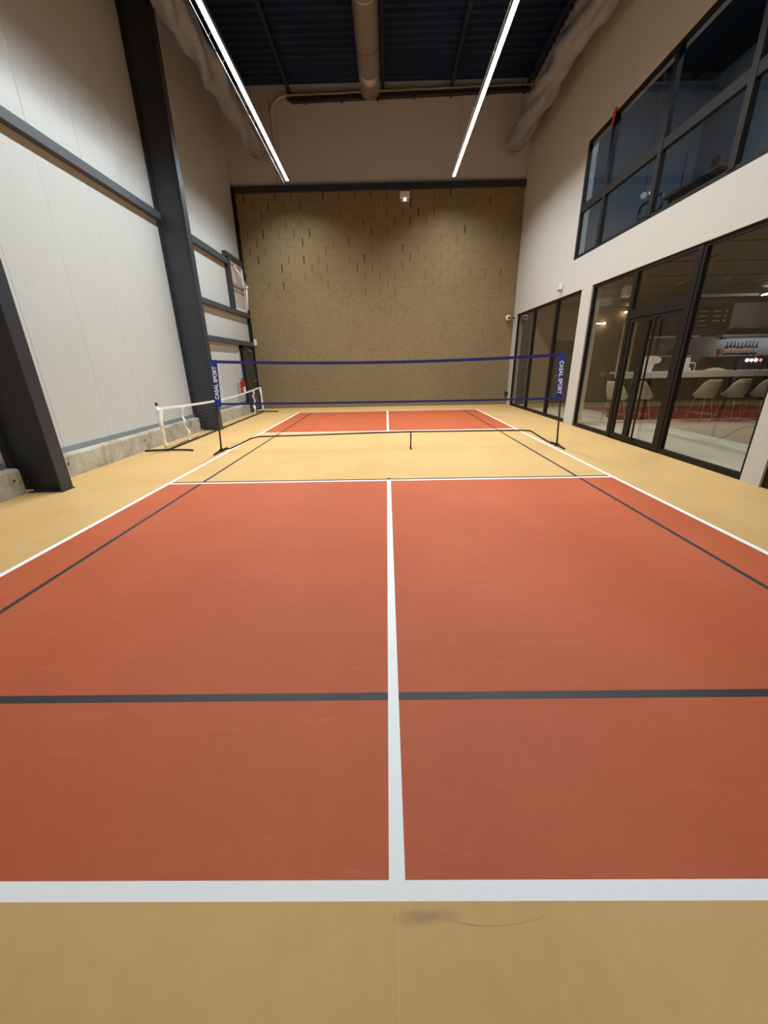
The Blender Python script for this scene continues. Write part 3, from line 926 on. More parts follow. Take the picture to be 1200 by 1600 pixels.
def badminton_net():
    L = (0, 0, 0)
    t = thing('badminton_net', L, 'wide blue badminton net on thin black posts across the court', 'badminton net')
    px = lambda s, z: s * (3.135 - 0.062 * z)
    Ytop = 0.0

    def foot(s):
        MB().tube([(s * 3.135, -0.33, 0.014), (s * 3.135, -0.26, 0.02), (s * 3.135, 0.0, 0.028), (s * 3.135, 0.22, 0.02), (s * 3.135, 0.28, 0.014)], 0.017, 10).bbox(s * 3.135 - 0.03, s * 3.135 + 0.03, -0.05, 0.05, 0.004, 0.05, 0.006).build('foot', M['black_plastic'], t, L)

    def post(s):
        MB().tube([(px(s, 0.03), 0, 0.03), (px(s, 0.85), 0, 0.85), (px(s, 1.60), 0, 1.60)], [0.016, 0.0145, 0.013], 12).build('post', M['black_tube'], t, L)

    for s in (-1, 1):
        foot(s); post(s)
    # raised cross bar, bent down to the feet, on a middle leg
    bar = [(-3.10, 0, 0.035), (-2.95, 0, 0.06), (-2.75, 0, 0.145), (-2.55, 0, 0.235), (-2.42, 0, 0.268), (-2.2, 0, 0.272), (-1.5, 0, 0.281), (-0.7, 0, 0.296), (0.0, 0, 0.305),
           (0.42, 0, 0.310), (1.2, 0, 0.307), (2.0, 0, 0.303), (2.50, 0, 0.298), (2.62, 0, 0.285), (2.76, 0, 0.20), (2.93, 0, 0.10), (3.03, 0, 0.05), (3.11, 0, 0.035)]
    MB().tube(bar, 0.0135, 10).build('crossbar', M['black_tube'], t, L)
    MB().tube([(0.42, 0, 0.31), (0.42, 0, 0.02)], 0.013, 10).bbox(0.405, 0.435, -0.10, 0.10, 0.003, 0.02, 0.004).build('centre_leg', M['black_tube'], t, L)
    # bands
    zt = lambda x: 1.535 + 0.065 * (x / 3.03) ** 2
    zb = lambda x: 0.865 - 0.005 * (x / 3.0) + 0.012 * (x / 3.0) ** 2
    n = 24
    for nm, zf, hh, w, m in (('top_band', zt, 0.048, 3.02, 'blue_dark'), ('bottom_band', zb, 0.036, 3.05, 'blue_dark')):
        v, f = [], []
        for i in range(n + 1):
            x_ = -w + 2 * w * i / n
            for dy, dz in ((-0.004, 0), (0.004, 0), (0.004, -hh), (-0.004, -hh)):
                v.append((x_, dy, zf(x_) + dz))
        for i in range(n):
            for k in range(4):
                f.append((i * 4 + k, i * 4 + (k + 1) % 4, (i + 1) * 4 + (k + 1) % 4, (i + 1) * 4 + k))
        f += [(0, 1, 2, 3), tuple(n * 4 + k for k in range(4))]
        MB().add(v, f).build(nm, M[m], t, L)
    # side sleeves with lettering
    for s in (-1, 1):
        b0, b1 = 0.815, 1.605
        ax = lambda z: px(s, z)
        wi = 0.085
        q = []
        for z in (b0, b1):
            xo = ax(z) + s * 0.022
            xi = ax(z) - s * wi
            q.append((xo, xi))
        v = [(q[0][0], -0.019, b0), (q[0][1], -0.012, b0), (q[1][1], -0.012, b1), (q[1][0], -0.019, b1),
             (q[0][0], 0.019, b0), (q[0][1], 0.004, b0), (q[1][1], 0.004, b1), (q[1][0], 0.019, b1)]
        f = [(0, 1, 2, 3), (4, 5, 6, 7), (0, 1, 5, 4), (1, 2, 6, 5), (2, 3, 7, 6), (3, 0, 4, 7)]
        sl = MB().add(v, f).build('side_sleeve', M['blue'], t, L)
        me = text_mesh('CASAL SPORT', 0.112)
        me.materials.append(M['white_print'])
        lo = min(p.co.x for p in me.vertices); hi = max(p.co.x for p in me.vertices)
        k = 0.55 / (hi - lo)
        zc = 1.225 if s < 0 else 1.205
        xc = ax(zc) - s * 0.037
        th = math.atan(0.062) * s      # the sleeve leans with its post
        for p in me.vertices:
            a, b = (p.co.x - (lo + hi) / 2) * k, p.co.y * 0.82
            if s < 0:       # reads upwards
                dx, dz = -b, a
            else:           # reads downwards
                dx, dz = b, -a
            p.co = Vector((xc + dx - s * 0.062 * dz, -0.0205 - p.co.z * 0.5, zc + dz))
        lt = bpy.data.objects.new('lettering', me)
        COL.objects.link(lt)
        lt.parent = sl
    # mesh of fine threads
    mb = MB()
    th_ = 0.0006
    x_ = -2.90
    while x_ < 2.905:
        z1, z0 = zt(x_) - 0.045, zb(x_)
        mb.add([(x_ - th_, 0, z0), (x_ + th_, 0, z0), (x_ + th_, 0, z1), (x_ - th_, 0, z1), (x_, th_, z0), (x_, th_, z1)], [(0, 1, 2, 3), (1, 4, 5, 2), (4, 0, 3, 5)])
        x_ += 0.021
    for k in range(1, 31):
        fr = k / 31
        for i in range(12):
            xa, xb = -2.92 + 5.84 * i / 12, -2.92 + 5.84 * (i + 1) / 12
            za = zb(xa) + (zt(xa) - 0.045 - zb(xa)) * fr
            zc = zb(xb) + (zt(xb) - 0.045 - zb(xb)) * fr
            mb.add([(xa, 0, za - th_), (xb, 0, zc - th_), (xb, 0, zc + th_), (xa, 0, za + th_), (xa, th_, za), (xb, th_, zc)], [(0, 1, 2, 3), (0, 1, 5, 4), (3, 2, 5, 4)])
    nt = mb.build('netting', M['thread'], t, L)
    return t


badminton_net()


def crumpled_band(path, w, seed, axis='Y'):
    """strip of hanging cloth folded along its length"""
    r = random.Random(seed)
    v, f = [], []
    k = len(path)
    m = 5
    for i, (x, y, z) in enumerate(path):
        tw = r.uniform(0.55, 1.0)
        for j in range(m):
            u = (j / (m - 1) - 0.5) * w * tw
            v.append((x + r.uniform(-0.012, 0.012) + (0.012 if j % 2 else -0.012), y + u, z + r.uniform(-0.006, 0.006)))
    for i in range(k - 1):
        for j in range(m - 1):
            f.append((i * m + j, i * m + j + 1, (i + 1) * m + j + 1, (i + 1) * m + j))
    b = len(v)
    v += [(p[0] - 0.006, p[1], p[2]) for p in v]
    f += [tuple(q + b for q in ff)[::-1] for ff in f]
    for i in range(k - 1):
        f.append((i * m, (i + 1) * m, (i + 1) * m + b, i * m + b))
        f.append((i * m + m - 1, (i + 1) * m + m - 1, (i + 1) * m + m - 1 + b, i * m + m - 1 + b))
    return MB().add(v, f, 0, True)


def tennis_net():
    X, Ya, Yb, H = -4.24, 0.12, 6.68, 0.86
    XB = -4.34
    L = (X, 3.4, 0)
    t = thing('tennis_net', L, 'small white practice tennis net parked along the left wall', 'tennis net')
    xx = lambda y: X + (XB - X) * (y - Ya) / (Yb - Ya)
    zt = lambda y: 0.79 - 0.10 * math.sin(math.pi * (y - Ya) / (Yb - Ya)) + 0.04 * ((y - Ya) / (Yb - Ya))
    MB().tube([(X, Ya, 0.022), (XB, Yb, 0.022)], 0.018, 10).build('floor_bar', M['black_tube'], t, L)
    for y in (Ya, Yb):
        x0 = xx(y)
        pts = [(x0 - 0.40, y - 0.02, 0.014), (x0 - 0.36, y - 0.005, 0.022), (x0 - 0.2, y, 0.026), (x0, y, 0.03), (x0 + 0.3, y, 0.026), (x0 + 0.46, y - 0.005, 0.022), (x0 + 0.52, y - 0.02, 0.014)]
        MB().tube(pts, 0.017, 10).build('foot', M['black_plastic'], t, L)
        p = MB().tube([(x0, y, 0.03), (x0, y, H)], 0.014, 12).build('post', M['white_plastic'], t, L)
        MB().lathe([(0.0, 0), (0.024, 0), (0.026, 0.02), (0.02, 0.045), (0, 0.05)], (x0, y, H - 0.005), 14).build('post_cap', M['black_plastic'], p, L)
    # white cloth sleeves round the posts
    for y, d, seed in ((Ya, 1, 4), (Yb, -1, 9)):
        x0 = xx(y)
        r = random.Random(seed)
        path = [(x0 + r.uniform(-0.006, 0.006), y + d * 0.012, 0.80 - 0.72 * k / 16) for k in range(17)]
        rs = [0.030 + r.uniform(-0.006, 0.010) for _ in path]
        s_ = MB().tube(path, rs, 10).build('post_sleeve', M['white_fabric'], t, L)
        # gusset at the top of the sleeve
        g = MB().prism([(x0, y, 0.80), (x0, y + d * 0.16, 0.775), (x0, y + d * 0.17, 0.74), (x0, y + d * 0.10, 0.60), (x0, y, 0.48)], (0.006, 0, 0))
        g.build('gusset', M['white_fabric'], s_, L)
    # tape
    v, f, n = [], [], 40
    for i in range(n + 1):
        y = Ya + (Yb - Ya) * i / n
        for dx, dz in ((-0.006, 0.022), (0.006, 0.022), (0.006, -0.022), (-0.006, -0.022)):
            v.append((xx(y) + dx, y, zt(y) + dz))
    for i in range(n):
        for k in range(4):
            f.append((i * 4 + k, i * 4 + (k + 1) % 4, (i + 1) * 4 + (k + 1) % 4, (i + 1) * 4 + k))
    f += [(0, 1, 2, 3), tuple(n * 4 + k for k in range(4))]
    MB().add(v, f).build('top_tape', M['white_fabric'], t, L)
    # loose edge tapes hanging from the top tape
    for y, seed, foot in ((1.02, 5, 0.16), (5.86, 8, -0.10)):
        r = random.Random(seed)
        path = []
        for k in range(15):
            fr = k / 14
            path.append((xx(y) + 0.02 * math.sin(k * 1.3), y + 0.05 * math.sin(k * 0.9 + seed) * fr + foot * fr ** 3, zt(y) - (zt(y) - 0.045) * fr))
        crumpled_band(path, 0.10, seed).build('edge_tape', M['white_fabric'], t, L)
    # netting between post and loose tape, both ends, and the finer middle
    def strands(y0, y1, step_z, step_y, r_):
        mb = MB()
        z = 0.12
        while z < 0.74:
            n_ = 6
            mb.tube([(xx(y0 + (y1 - y0) * i / n_), y0 + (y1 - y0) * i / n_, z - 0.02 * math.sin(math.pi * i / n_)) for i in range(n_ + 1)], r_, 4, caps=False)
            z += step_z
        y = y0 + step_y
        while y < y1:
            mb.tube([(xx(y), y, 0.10), (xx(y), y, zt(y) - 0.02)], r_ * 0.8, 4, caps=False)
            y += step_y
        return mb
    mid = strands(1.04, 5.85, 0.08, 0.08, 0.0006)
    for y0, y1 in ((Ya + 0.05, 1.0), (5.85, Yb - 0.05)):
        s2 = strands(y0, y1, 0.045, 0.045, 0.0012)
        mid.add(s2.v, s2.f, 0)
    mid.build('netting', M['thread_grey'], t, L)
    # tie cord trailing on the floor
    MB().tube([(-4.28, 0.5, 0.006), (-4.36, 0.75, 0.006), (-4.40, 1.1, 0.006), (-4.36, 1.5, 0.006), (-4.44, 1.9, 0.006)], 0.005, 6).build('cord', M['thread'], t, L)


tennis_net()

# ------------------------------------------------------------------ lounge behind the lower glazing
LX0, LX1, LY0, LY1, LZ = XR + 0.22, 12.6, -8.6, 7.9, 3.02
struct(box('floor_lounge', M['lounge_floor'], XR + 0.10, LX1, LY0, LY1, -0.2, -0.002))
mb = MB()
mb.box(XR + 0.2, LX1, LY0, LY1, LZ, 3.40)
struct(mb.build('ceiling_lounge', M['lounge_ceiling']))
for k in range(7):   # shallow ceiling battens
    struct(box('trim_%d' % (k + 5), M['lounge_ceiling'], XR + 0.25, LX1, -1.9 + 1.2 * k, -1.86 + 1.2 * k, LZ - 0.012, LZ))
struct(box('wall_lounge_far', M['brown_wall'], LX1, LX1 + 0.15, LY0, LY1, 0, LZ))
struct(box('wall_lounge_front', M['taupe_wall'], XR + 0.22, LX1, LY0 - 0.15, LY0, 0, LZ))
rect_wall('wall_lounge_back', [M['taupe_wall']], 6.55, 0.12, XR + 0.22, LX1, 0, LZ, [(5.48, 6.64, -0.01, 2.10)], axis='Y')
# door in that wall
L = (6.06, 6.6, 0)
t = thing('door_3', L, None, None, None, 'structure')
MB().box(5.48, 5.54, 6.545, 6.66, 0, 2.10).box(6.58, 6.64, 6.545, 6.66, 0, 2.10).box(5.48, 6.64, 6.545, 6.66, 2.04, 2.10).build('door_frame', M['dark_wood'], t, L)
lf = MB().bbox(5.545, 6.575, 6.59, 6.64, 0.01, 2.035, 0.004).bbox(5.66, 6.46, 6.575, 6.60, 0.2, 1.9, 0.01).build('door_leaf', M['brown_wall'], t, L)
MB().tube([(5.62, 6.59, 1.02), (5.62, 6.545, 1.02), (5.74, 6.545, 1.02)], 0.01, 8).build('door_handle', M['steel_handle'], lf, L)
tag(MB().bbox(7.14, 7.24, 6.52, 6.549, 0.98, 1.10, 0.006).bbox(7.17, 7.21, 6.512, 6.525, 1.01, 1.07, 0.004, 1).build('light_switch', [M['white_plastic'], M['black_plastic']], None, (7.19, 6.54, 0.98)), 'small wall switch on the taupe lounge wall right of dark door', 'switch')
L = (6.74, 6.5, 2.56)
t = thing('wall_lamp', L, 'slim lit wall lamp high on the taupe lounge wall', 'light')
MB().bbox(6.50, 6.98, 6.48, 6.548, 2.56, 2.585, 0.005).build('body', M['alu'], t, L)
MB().bbox(6.52, 6.96, 6.472, 6.482, 2.562, 2.58, 0.003).build('lens', M['linear_warm'], t, L)
MB().lathe([(0, -0.03), (0.03, -0.02), (0.035, 0), (0.03, 0.02), (0, 0.03)], (6.93, 6.46, 2.57), 12).build('bulb', M['warm_spot'], t, L)


# back bar
BY = 5.0
struct(box('wall_lounge_bar', M['brown_wall'], 6.95, LX1, BY, BY + 0.12, 0, LZ))
tag(MB().box(7.3, 12.0, BY - 0.021, BY - 0.002, 1.0, 2.05).build('tile_panel', M['grey_tile'], None, (9.6, BY, 1.0)), 'grey tiled splashback behind the bar shelves', 'tile panel')
tag(MB().bbox(6.80, 6.95, BY - 0.30, BY + 0.12, 0, 2.46, 0.006).build('side_panel', plain('cream_panel', lin(205, 194, 178), 0.6, var=0.04), None, (6.87, BY, 0)), 'tall pale end panel at the left of the bar shelves', 'panel')
tag(MB().bbox(9.70, 11.9, BY - 0.03, BY, 2.25, 2.90, 0.004).build('wall_panel', M['grey_tile'], None, (10.8, BY, 2.25)), 'plain grey panel on the bar wall right of the menu board', 'panel')


def shelf(x0, x1, z, d, label):
    L = ((x0 + x1) / 2, BY, z)
    t = thing('wall_shelf', L, label, 'shelf', 'shelves of the back bar')
    MB().bbox(x0, x1, BY - d, BY - 0.021, z - 0.045, z, 0.004).build('board', M['stone'], t, L)
    for q in (x0 + 0.15, x1 - 0.15):
        MB().box(q - 0.012, q + 0.012, BY - d * 0.8, BY - 0.021, z - 0.11, z - 0.045).build('bracket', M['black_frame'], t, L)


shelf(7.35, 8.75, 2.08, 0.28, 'upper back-bar shelf seen through the door, carrying branches')
shelf(9.40, 12.0, 2.08, 0.28, 'upper back-bar shelf under the plants at right')
shelf(7.7, 8.7, 1.57, 0.26, 'lower back-bar shelf seen through the door with a red pot')
shelf(9.15, 11.6, 1.55, 0.28, 'lower back-bar shelf holding the row of bottles')

L = (10.6, BY - 0.2, 2.02)
t = thing('shelf_light', L, 'slim cool light under the right upper back-bar shelf', 'light')
MB().box(9.45, 11.9, BY - 0.26, BY - 0.235, 2.015, 2.034).box(9.42, 11.95, BY - 0.279, BY - 0.267, 1.985, 2.034).build('housing', M['alu'], t, L)
MB().box(9.47, 11.88, BY - 0.258, BY - 0.237, 2.008, 2.014).build('lens', M['shelf_led'], t, L)

# bottles
bot = None
rb = random.Random(2)
for k in range(9):
    X = 9.70 + 0.105 * k
    loc = (X, BY - 0.14, 1.55)
    lab = ('dark bottle with cream label, ' + ('leftmost' if k == 0 else 'rightmost' if k == 8 else ['', 'second', 'third', 'fourth', 'fifth', 'sixth', 'seventh', 'eighth'][k] + ' from left') + ' in the shelf row')
    if bot is None:
        o = MB().lathe([(0, 0), (0.036, 0), (0.038, 0.01), (0.038, 0.19), (0.03, 0.225), (0.014, 0.26), (0.013, 0.33), (0.015, 0.335), (0.015, 0.345), (0, 0.345)], loc, 16).build('bottle', M['bottle'], None, loc)
        lb = MB().lathe([(0.0384, 0.05), (0.039, 0.052), (0.039, 0.17), (0.0384, 0.172)], loc, 16).build('label', M['bottle_label'], o, loc)
        bot = o
    else:
        o = bot.copy(); COL.objects.link(o); o.location = loc
        c = bot.children[0].copy(); c.parent = o; COL.objects.link(c)
        o.scale = (1, 1, 1 + rb.uniform(-0.06, 0.08))
    tag(o, lab, 'bottle', 'bottles on the back-bar shelf')
for k, (X, m, h, lab) in enumerate(((9.50, 'red_paint', 0.17, 'squat reddish jar left of the bottle row'), (9.38, 'porcelain', 0.11, 'small cream cup at the left end of the bottle shelf'))):
    loc = (X, BY - 0.14, 1.55)
    tag(MB().lathe([(0, 0), (0.04, 0), (0.05, 0.02), (0.05, h * 0.8), (0.04, h), (0.034, h), (0.042, h * 0.8), (0.04, 0.03), (0, 0.03)], loc, 16).build('jar', M[m], None, loc), lab, 'jar')
loc = (8.12, BY - 0.14, 1.57)
t = thing('potted_plant', loc, 'small red pot with sprig on the lower shelf seen through door', 'plant', 'plants on the back-bar shelves')
MB().lathe([(0, 0), (0.05, 0), (0.07, 0.09), (0.062, 0.09), (0.045, 0.02), (0, 0.02)], loc, 16).build('pot', M['terracotta'], t, loc)


def foliage(c, n, rx, rz, ls, seed, name='foliage', parent=None, loc=None):
    r = random.Random(seed)
    mb = MB()
    for _ in range(n):
        p = Vector((c[0] + r.gauss(0, rx * 0.5), c[1] + r.uniform(-0.09, 0.05), c[2] + abs(r.gauss(0, rz * 0.5))))
        d = Vector((r.uniform(-1, 1), r.uniform(-0.8, 0.4), r.uniform(-0.3, 1))).normalized() * ls * r.uniform(0.6, 1.2)
        s = d.cross(Vector((r.uniform(-1, 1), r.uniform(-1, 1), r.uniform(-1, 1)))).normalized() * ls * 0.22
        nrm = d.cross(s).normalized() * 0.0015
        q = [p, p + d * 0.5 + s, p + d, p + d * 0.5 - s]
        mb.add(q + [a + nrm for a in q], [(0, 1, 2, 3), (4, 7, 6, 5), (0, 1, 5, 4), (1, 2, 6, 5), (2, 3, 7, 6), (3, 0, 4, 7)])
    return mb.build(name, M['leaf'], parent, loc)


foliage((loc[0], loc[1], loc[2] + 0.09), 30, 0.07, 0.07, 0.05, 5, 'foliage', t, loc)
for k, (X, lab, w) in enumerate(((9.85, 'low dark plant on the upper shelf under the menu board edge', 0.25), (10.7, 'low dark plant in the middle of the right upper shelf', 0.28), (11.5, 'low dark plant at the right end of the upper shelf', 0.28))):
    loc = (X, BY - 0.15, 2.08)
    t = thing('potted_plant', loc, lab, 'plant', 'plants on the back-bar shelves')
    MB().bbox(X - w * 0.8, X + w * 0.8, BY - 0.22, BY - 0.08, 2.08, 2.15, 0.01).build('trough', M['dark_wood'], t, loc)
    foliage((X, BY - 0.15, 2.14), 120, w * 0.8, 0.10, 0.08, 20 + k, 'foliage', t, loc)
loc = (8.0, BY - 0.15, 2.08)
t = thing('branch_arrangement', loc, 'bare dark branches lying on the upper shelf seen through the door', 'branches')
MB().tube([(7.62, 4.83, 2.26), (7.78, 4.85, 2.21), (7.98, 4.86, 2.16), (8.22, 4.86, 2.15), (8.42, 4.84, 2.24)], [0.008, 0.014, 0.02, 0.018, 0.01], 8).tube([(7.98, 4.86, 2.16), (8.1, 4.82, 2.10), (8.45, 4.82, 2.10)], 0.012, 8).tube([(8.22, 4.86, 2.15), (8.30, 4.84, 2.22), (8.36, 4.84, 2.31)], 0.009, 8).build('branch', M['dark_wood'], t, loc)
foliage((8.33, 4.84, 2.14), 60, 0.16, 0.10, 0.07, 44, 'foliage', t, loc)
loc = (7.22, BY - 0.15, 2.08)
t = thing('potted_plant', loc, 'small dark plant beside the pale end panel', 'plant', 'plants on the back-bar shelves')
MB().lathe([(0, 0.0), (0.06, 0.0), (0.07, 0.1), (0.06, 0.1), (0.05, 0.02), (0, 0.02)], (7.42, BY - 0.15, 2.08), 14).build('pot', M['dark_wood'], t, loc)
foliage((7.40, BY - 0.15, 2.17), 70, 0.14, 0.16, 0.09, 31, 'foliage', t, loc)

# menu board with faint chalk rows
L = (9.2, BY, 2.27)
t = thing('menu_board', L, 'dark menu board with faint chalk rows above the bottle shelf', 'menu board')
MB().bbox(8.62, 9.68, BY - 0.03, BY - 0.001, 2.27, 2.84, 0.004).build('board', M['board'], t, L)
rc = random.Random(5)
for r_, z in enumerate((2.70, 2.58, 2.46)):
    for x0, n in ((8.78, 9), (9.18, 8)):
        mb = MB()
        mb.box(x0, x0 + 0.026 * n, BY - 0.0335, BY - 0.0305, z - 0.003, z + 0.003)
        for k in range(n):
            xx_ = x0 + 0.026 * k
            hh = rc.uniform(0.018, 0.04)
            mb.box(xx_, xx_ + 0.010, BY - 0.034, BY - 0.0305, z - hh / 2, z + hh / 2)
        mb.build('chalk_row', M['chalk'], t, L)
    MB().lathe([(0.03, 0), (0.03, 0.003)], (9.52, BY - 0.031, z), 14, '-Y').build('chalk_dot', M['chalk'], t, L)
MB().box(8.80, 9.06, BY - 0.034, BY - 0.031, 2.335, 2.342).build('chalk_row', M['chalk'], t, L)

# counter
L = (8.6, 3.4, 0)
t = thing('bar_counter', L, 'long bar counter with pale stone top and dark slatted front', 'bar counter')
CX0, CX1, CY = 5.95, 11.6, 3.12
MB().bbox(CX0, CX1, CY - 0.02, 3.85, 1.135, 1.175, 0.006).build('countertop', M['stone'], t, L)
for k in range(9):
    a = CX0 + (CX1 - CX0) * k / 9
    MB().bbox(a + 0.002, a + (CX1 - CX0) / 9 - 0.002, CY - 0.03, CY + 0.03, 1.035, 1.134, 0.004).build('fascia', M['stone'], t, L)
mb = MB()
mb.box(CX0 + 0.1, CX1, CY + 0.12, 3.80, 0.0, 1.03)
mb.build('body', M['slat'], t, L)
mb = MB()
a = CX0 + 0.1
while a < CX1 - 0.05:
    mb.box(a, a + 0.035, CY + 0.09, CY + 0.12, 0.06, 1.03)
    a += 0.06
mb.build('slatted_front', M['slat'], t, L)


def beer_tap():
    X, Y, Z = 8.88, 3.35, 1.175
    L = (X, Y, Z)
    t = thing('beer_tap', L, 'black arched beer tap with lit round medallions on the bar', 'beer tap')
    MB().tube([(X - 0.03, Y, Z), (X - 0.03, Y, Z + 0.10), (X, Y, Z + 0.17), (X + 0.06, Y, Z + 0.22), (X + 0.15, Y, Z + 0.235), (X + 0.62, Y, Z + 0.235)], 0.035, 14).build('arch', M['black_plastic'], t, L)
    MB().tube([(X + 0.60, Y, Z), (X + 0.60, Y, Z + 0.22)], 0.03, 12).build('leg', M['black_plastic'], t, L)
    for k, q in enumerate((0.17, 0.28, 0.39, 0.51)):
        r = (0.042, 0.038, 0.042, 0.032)[k]
        o = MB().lathe([(0, 0), (r, 0), (r, 0.02), (r * 0.8, 0.026), (0, 0.026)], (X + q, Y - 0.032, Z + 0.235), 18, '-Y').build('medallion', M['beer_white' if k < 3 else 'beer_red'], t, L)
        MB().tube([(X + q, Y, Z + 0.26), (X + q, Y - 0.01, Z + 0.33), (X + q + 0.015, Y - 0.03, Z + (0.40 if k != 3 else 0.36))], [0.012, 0.012, 0.02], 10).build('tap_handle', M['black_plastic'] if k != 2 else M['steel_handle'], t, L)
        MB().tube([(X + q, Y - 0.03, Z + 0.20), (X + q, Y - 0.06, Z + 0.19), (X + q, Y - 0.065, Z + 0.13)], 0.008, 8).build('spout', M['steel_handle'], t, L)


beer_tap()
L = (8.38, 3.4, 1.175)
tag(MB().lathe([(0, 0), (0.20, 0.0), (0.24, 0.012), (0.20, 0.03), (0.12, 0.055), (0.05, 0.07), (0, 0.072)], L, 24).build('folded_cloth', M['porcelain'], None, L), 'low cream mound of cloth lying on the bar left of beer tap', 'cloth')
L = (7.66, 3.3, 1.175)
t = thing('water_tap', L, 'pale square-bent tap standing on the bar counter end', 'tap')
MB().tube([(7.78, 3.3, 1.175), (7.78, 3.3, 1.33), (7.765, 3.3, 1.36), (7.74, 3.3, 1.37), (7.58, 3.3, 1.37), (7.57, 3.3, 1.33)], 0.014, 10).build('spout', M['white_plastic'], t, L)
MB().lathe([(0.03, 0), (0.03, 0.012), (0.018, 0.02)], (7.78, 3.3, 1.175), 14).build('base', M['white_plastic'], t, L)
L = (7.71, 3.48, 1.175)
tag(MB().bbox(7.62, 7.75, 3.45, 3.56, 1.175, 1.50, 0.02).build('paper_dispenser', M['white_plastic'], None, L), 'upright white box behind the square-bent tap on bar', 'dispenser')
L = (7.62, 3.27, 1.175)
tag(MB().lathe([(0, 0), (0.05, 0), (0.045, 0.05), (0.008, 0.09), (0, 0.09)], L, 14).build('folded_napkin', M['white_fabric'], None, L), 'small white folded napkin under the square-bent tap', 'napkin')
L = (6.68, 3.38, 1.175)
t = thing('till_screen', L, 'white round-topped till screen on the bar seen through the door', 'till')
pts = []
for k in range(13):
    a = math.pi * k / 12
    pts.append((6.70 + 0.24 * math.cos(a), 3.36, 1.46 + 0.10 * math.sin(a)))
pts += [(6.47, 3.38, 1.36), (6.80, 3.38, 1.36), (6.93, 3.37, 1.40)]
MB().prism(pts, (0, 0.03, 0)).build('screen', M['white_plastic'], t, L)
MB().prism([(6.47, 3.385, 1.39), (6.44, 3.37, 1.176), (6.76, 3.37, 1.176), (6.80, 3.385, 1.39)], (0, 0.10, 0)).build('stand', M['white_plastic'], t, L)

# bar stools
stool = None


def make_stool():
    t = thing('bar_stool', (0, 0, 0), None, None)
    L = (0, 0, 0)
    # seat pad; the sitter faces +x
    mb = MB()
    mb.lathe([(0, 0.60), (0.17, 0.60), (0.205, 0.615), (0.215, 0.64), (0.205, 0.665), (0.15, 0.68), (0, 0.684)], (0.06, 0, 0), 28)
    mb.build('seat', M['cream_pad'], t, L)
    # wrap-round shell: high behind, sloping down to the front of the arms
    v, f, n, m = [], [], 26, 7
    for i in range(n + 1):
        a = math.radians(62 + (298 - 62) * i / n)
        bk = 0.5 - 0.5 * math.cos(2 * math.pi * i / n)          # 0 at the front tips, 1 at the back
        q_ = min(1.0, max(0.0, bk / 0.72)); top = 0.655 + 0.325 * math.sin(q_ * math.pi / 2) ** 0.85
        for j in range(m + 1):
            q = j / m
            z = 0.575 + (top - 0.575) * q
            r = 0.20 + 0.055 * math.sin(min(1, q * 1.4) * math.pi / 2) + 0.015 * q * bk
            v.append((0.03 + r * math.cos(a), r * math.sin(a), z))
    k0 = len(v)
    for i in range(n + 1):
        a = math.radians(62 + (298 - 62) * i / n)
        for j in range(m + 1):
            x, y, z = v[i * (m + 1) + j]
            v.append((x - 0.028 * math.cos(a), y - 0.028 * math.sin(a), z))
    w = m + 1
    for i in range(n):
        for j in range(m):
            f.append((i * w + j, (i + 1) * w + j, (i + 1) * w + j + 1, i * w + j + 1))
            f.append((k0 + i * w + j, k0 + i * w + j + 1, k0 + (i + 1) * w + j + 1, k0 + (i + 1) * w + j))
        f.append((i * w + m, (i + 1) * w + m, k0 + (i + 1) * w + m, k0 + i * w + m))
        f.append((i * w, k0 + i * w, k0 + (i + 1) * w, (i + 1) * w))
    for i in (0, n):
        for j in range(m):
            f.append((i * w + j, i * w + j + 1, k0 + i * w + j + 1, k0 + i * w + j))
    bk = MB().add(v, f, 0, True).build('backrest', M['taupe_velvet'], t, L)
    rim = []
    for i in range(n + 1):
        p = v[i * w + m]; q = v[k0 + i * w + m]
        rim.append(((p[0] + q[0]) / 2, (p[1] + q[1]) / 2, p[2] + 0.004))
    MB().tube(rim, 0.017, 8).build('piping', M['cream_pad'], bk, L)
    for sx, sy in ((1, 1), (1, -1), (-1, 1), (-1, -1)):
        MB().tube([(0.03 + sx * 0.11, sy * 0.11, 0.60), (0.03 + sx * 0.20, sy * 0.19, 0.0)], [0.011, 0.008], 8).build('leg', M['gold_leg'], t, L)
    ring = [(0.03 + 0.22 * math.cos(2 * math.pi * k / 24), 0.21 * math.sin(2 * math.pi * k / 24), 0.22) for k in range(25)]
    MB().tube(ring, 0.006, 6, caps=False).build('footrest', M['gold_leg'], t, L)
    return t


spots = [(5.60, 2.72, 0.15, 'leftmost bar stool, half hidden by the left door leaf'),
         (6.21, 2.74, 0.10, 'bar stool seen through the door beside the pull bar'),
         (7.80, 2.74, 1.86, 'leftmost bar stool of three behind the big right pane'),
         (8.50, 2.74, 1.95, 'middle bar stool of three behind the big right pane'),
         (9.20, 2.74, 1.80, 'rightmost bar stool, cut by the white pillar')]
for k, (X, Y, a, lab) in enumerate(spots):
    if stool is None:
        o = stool = make_stool()
    else:
        o = stool.copy(); COL.objects.link(o)
        for ch in stool.children:
            c = ch.copy(); c.parent = o; COL.objects.link(c)
            for g in ch.children:
                e = g.copy(); e.parent = c; COL.objects.link(e)
    o.location = (X, Y, -0.002)
    o.rotation_euler = (0, 0, a)
    tag(o, lab, 'bar stool', 'upholstered stools along the bar')

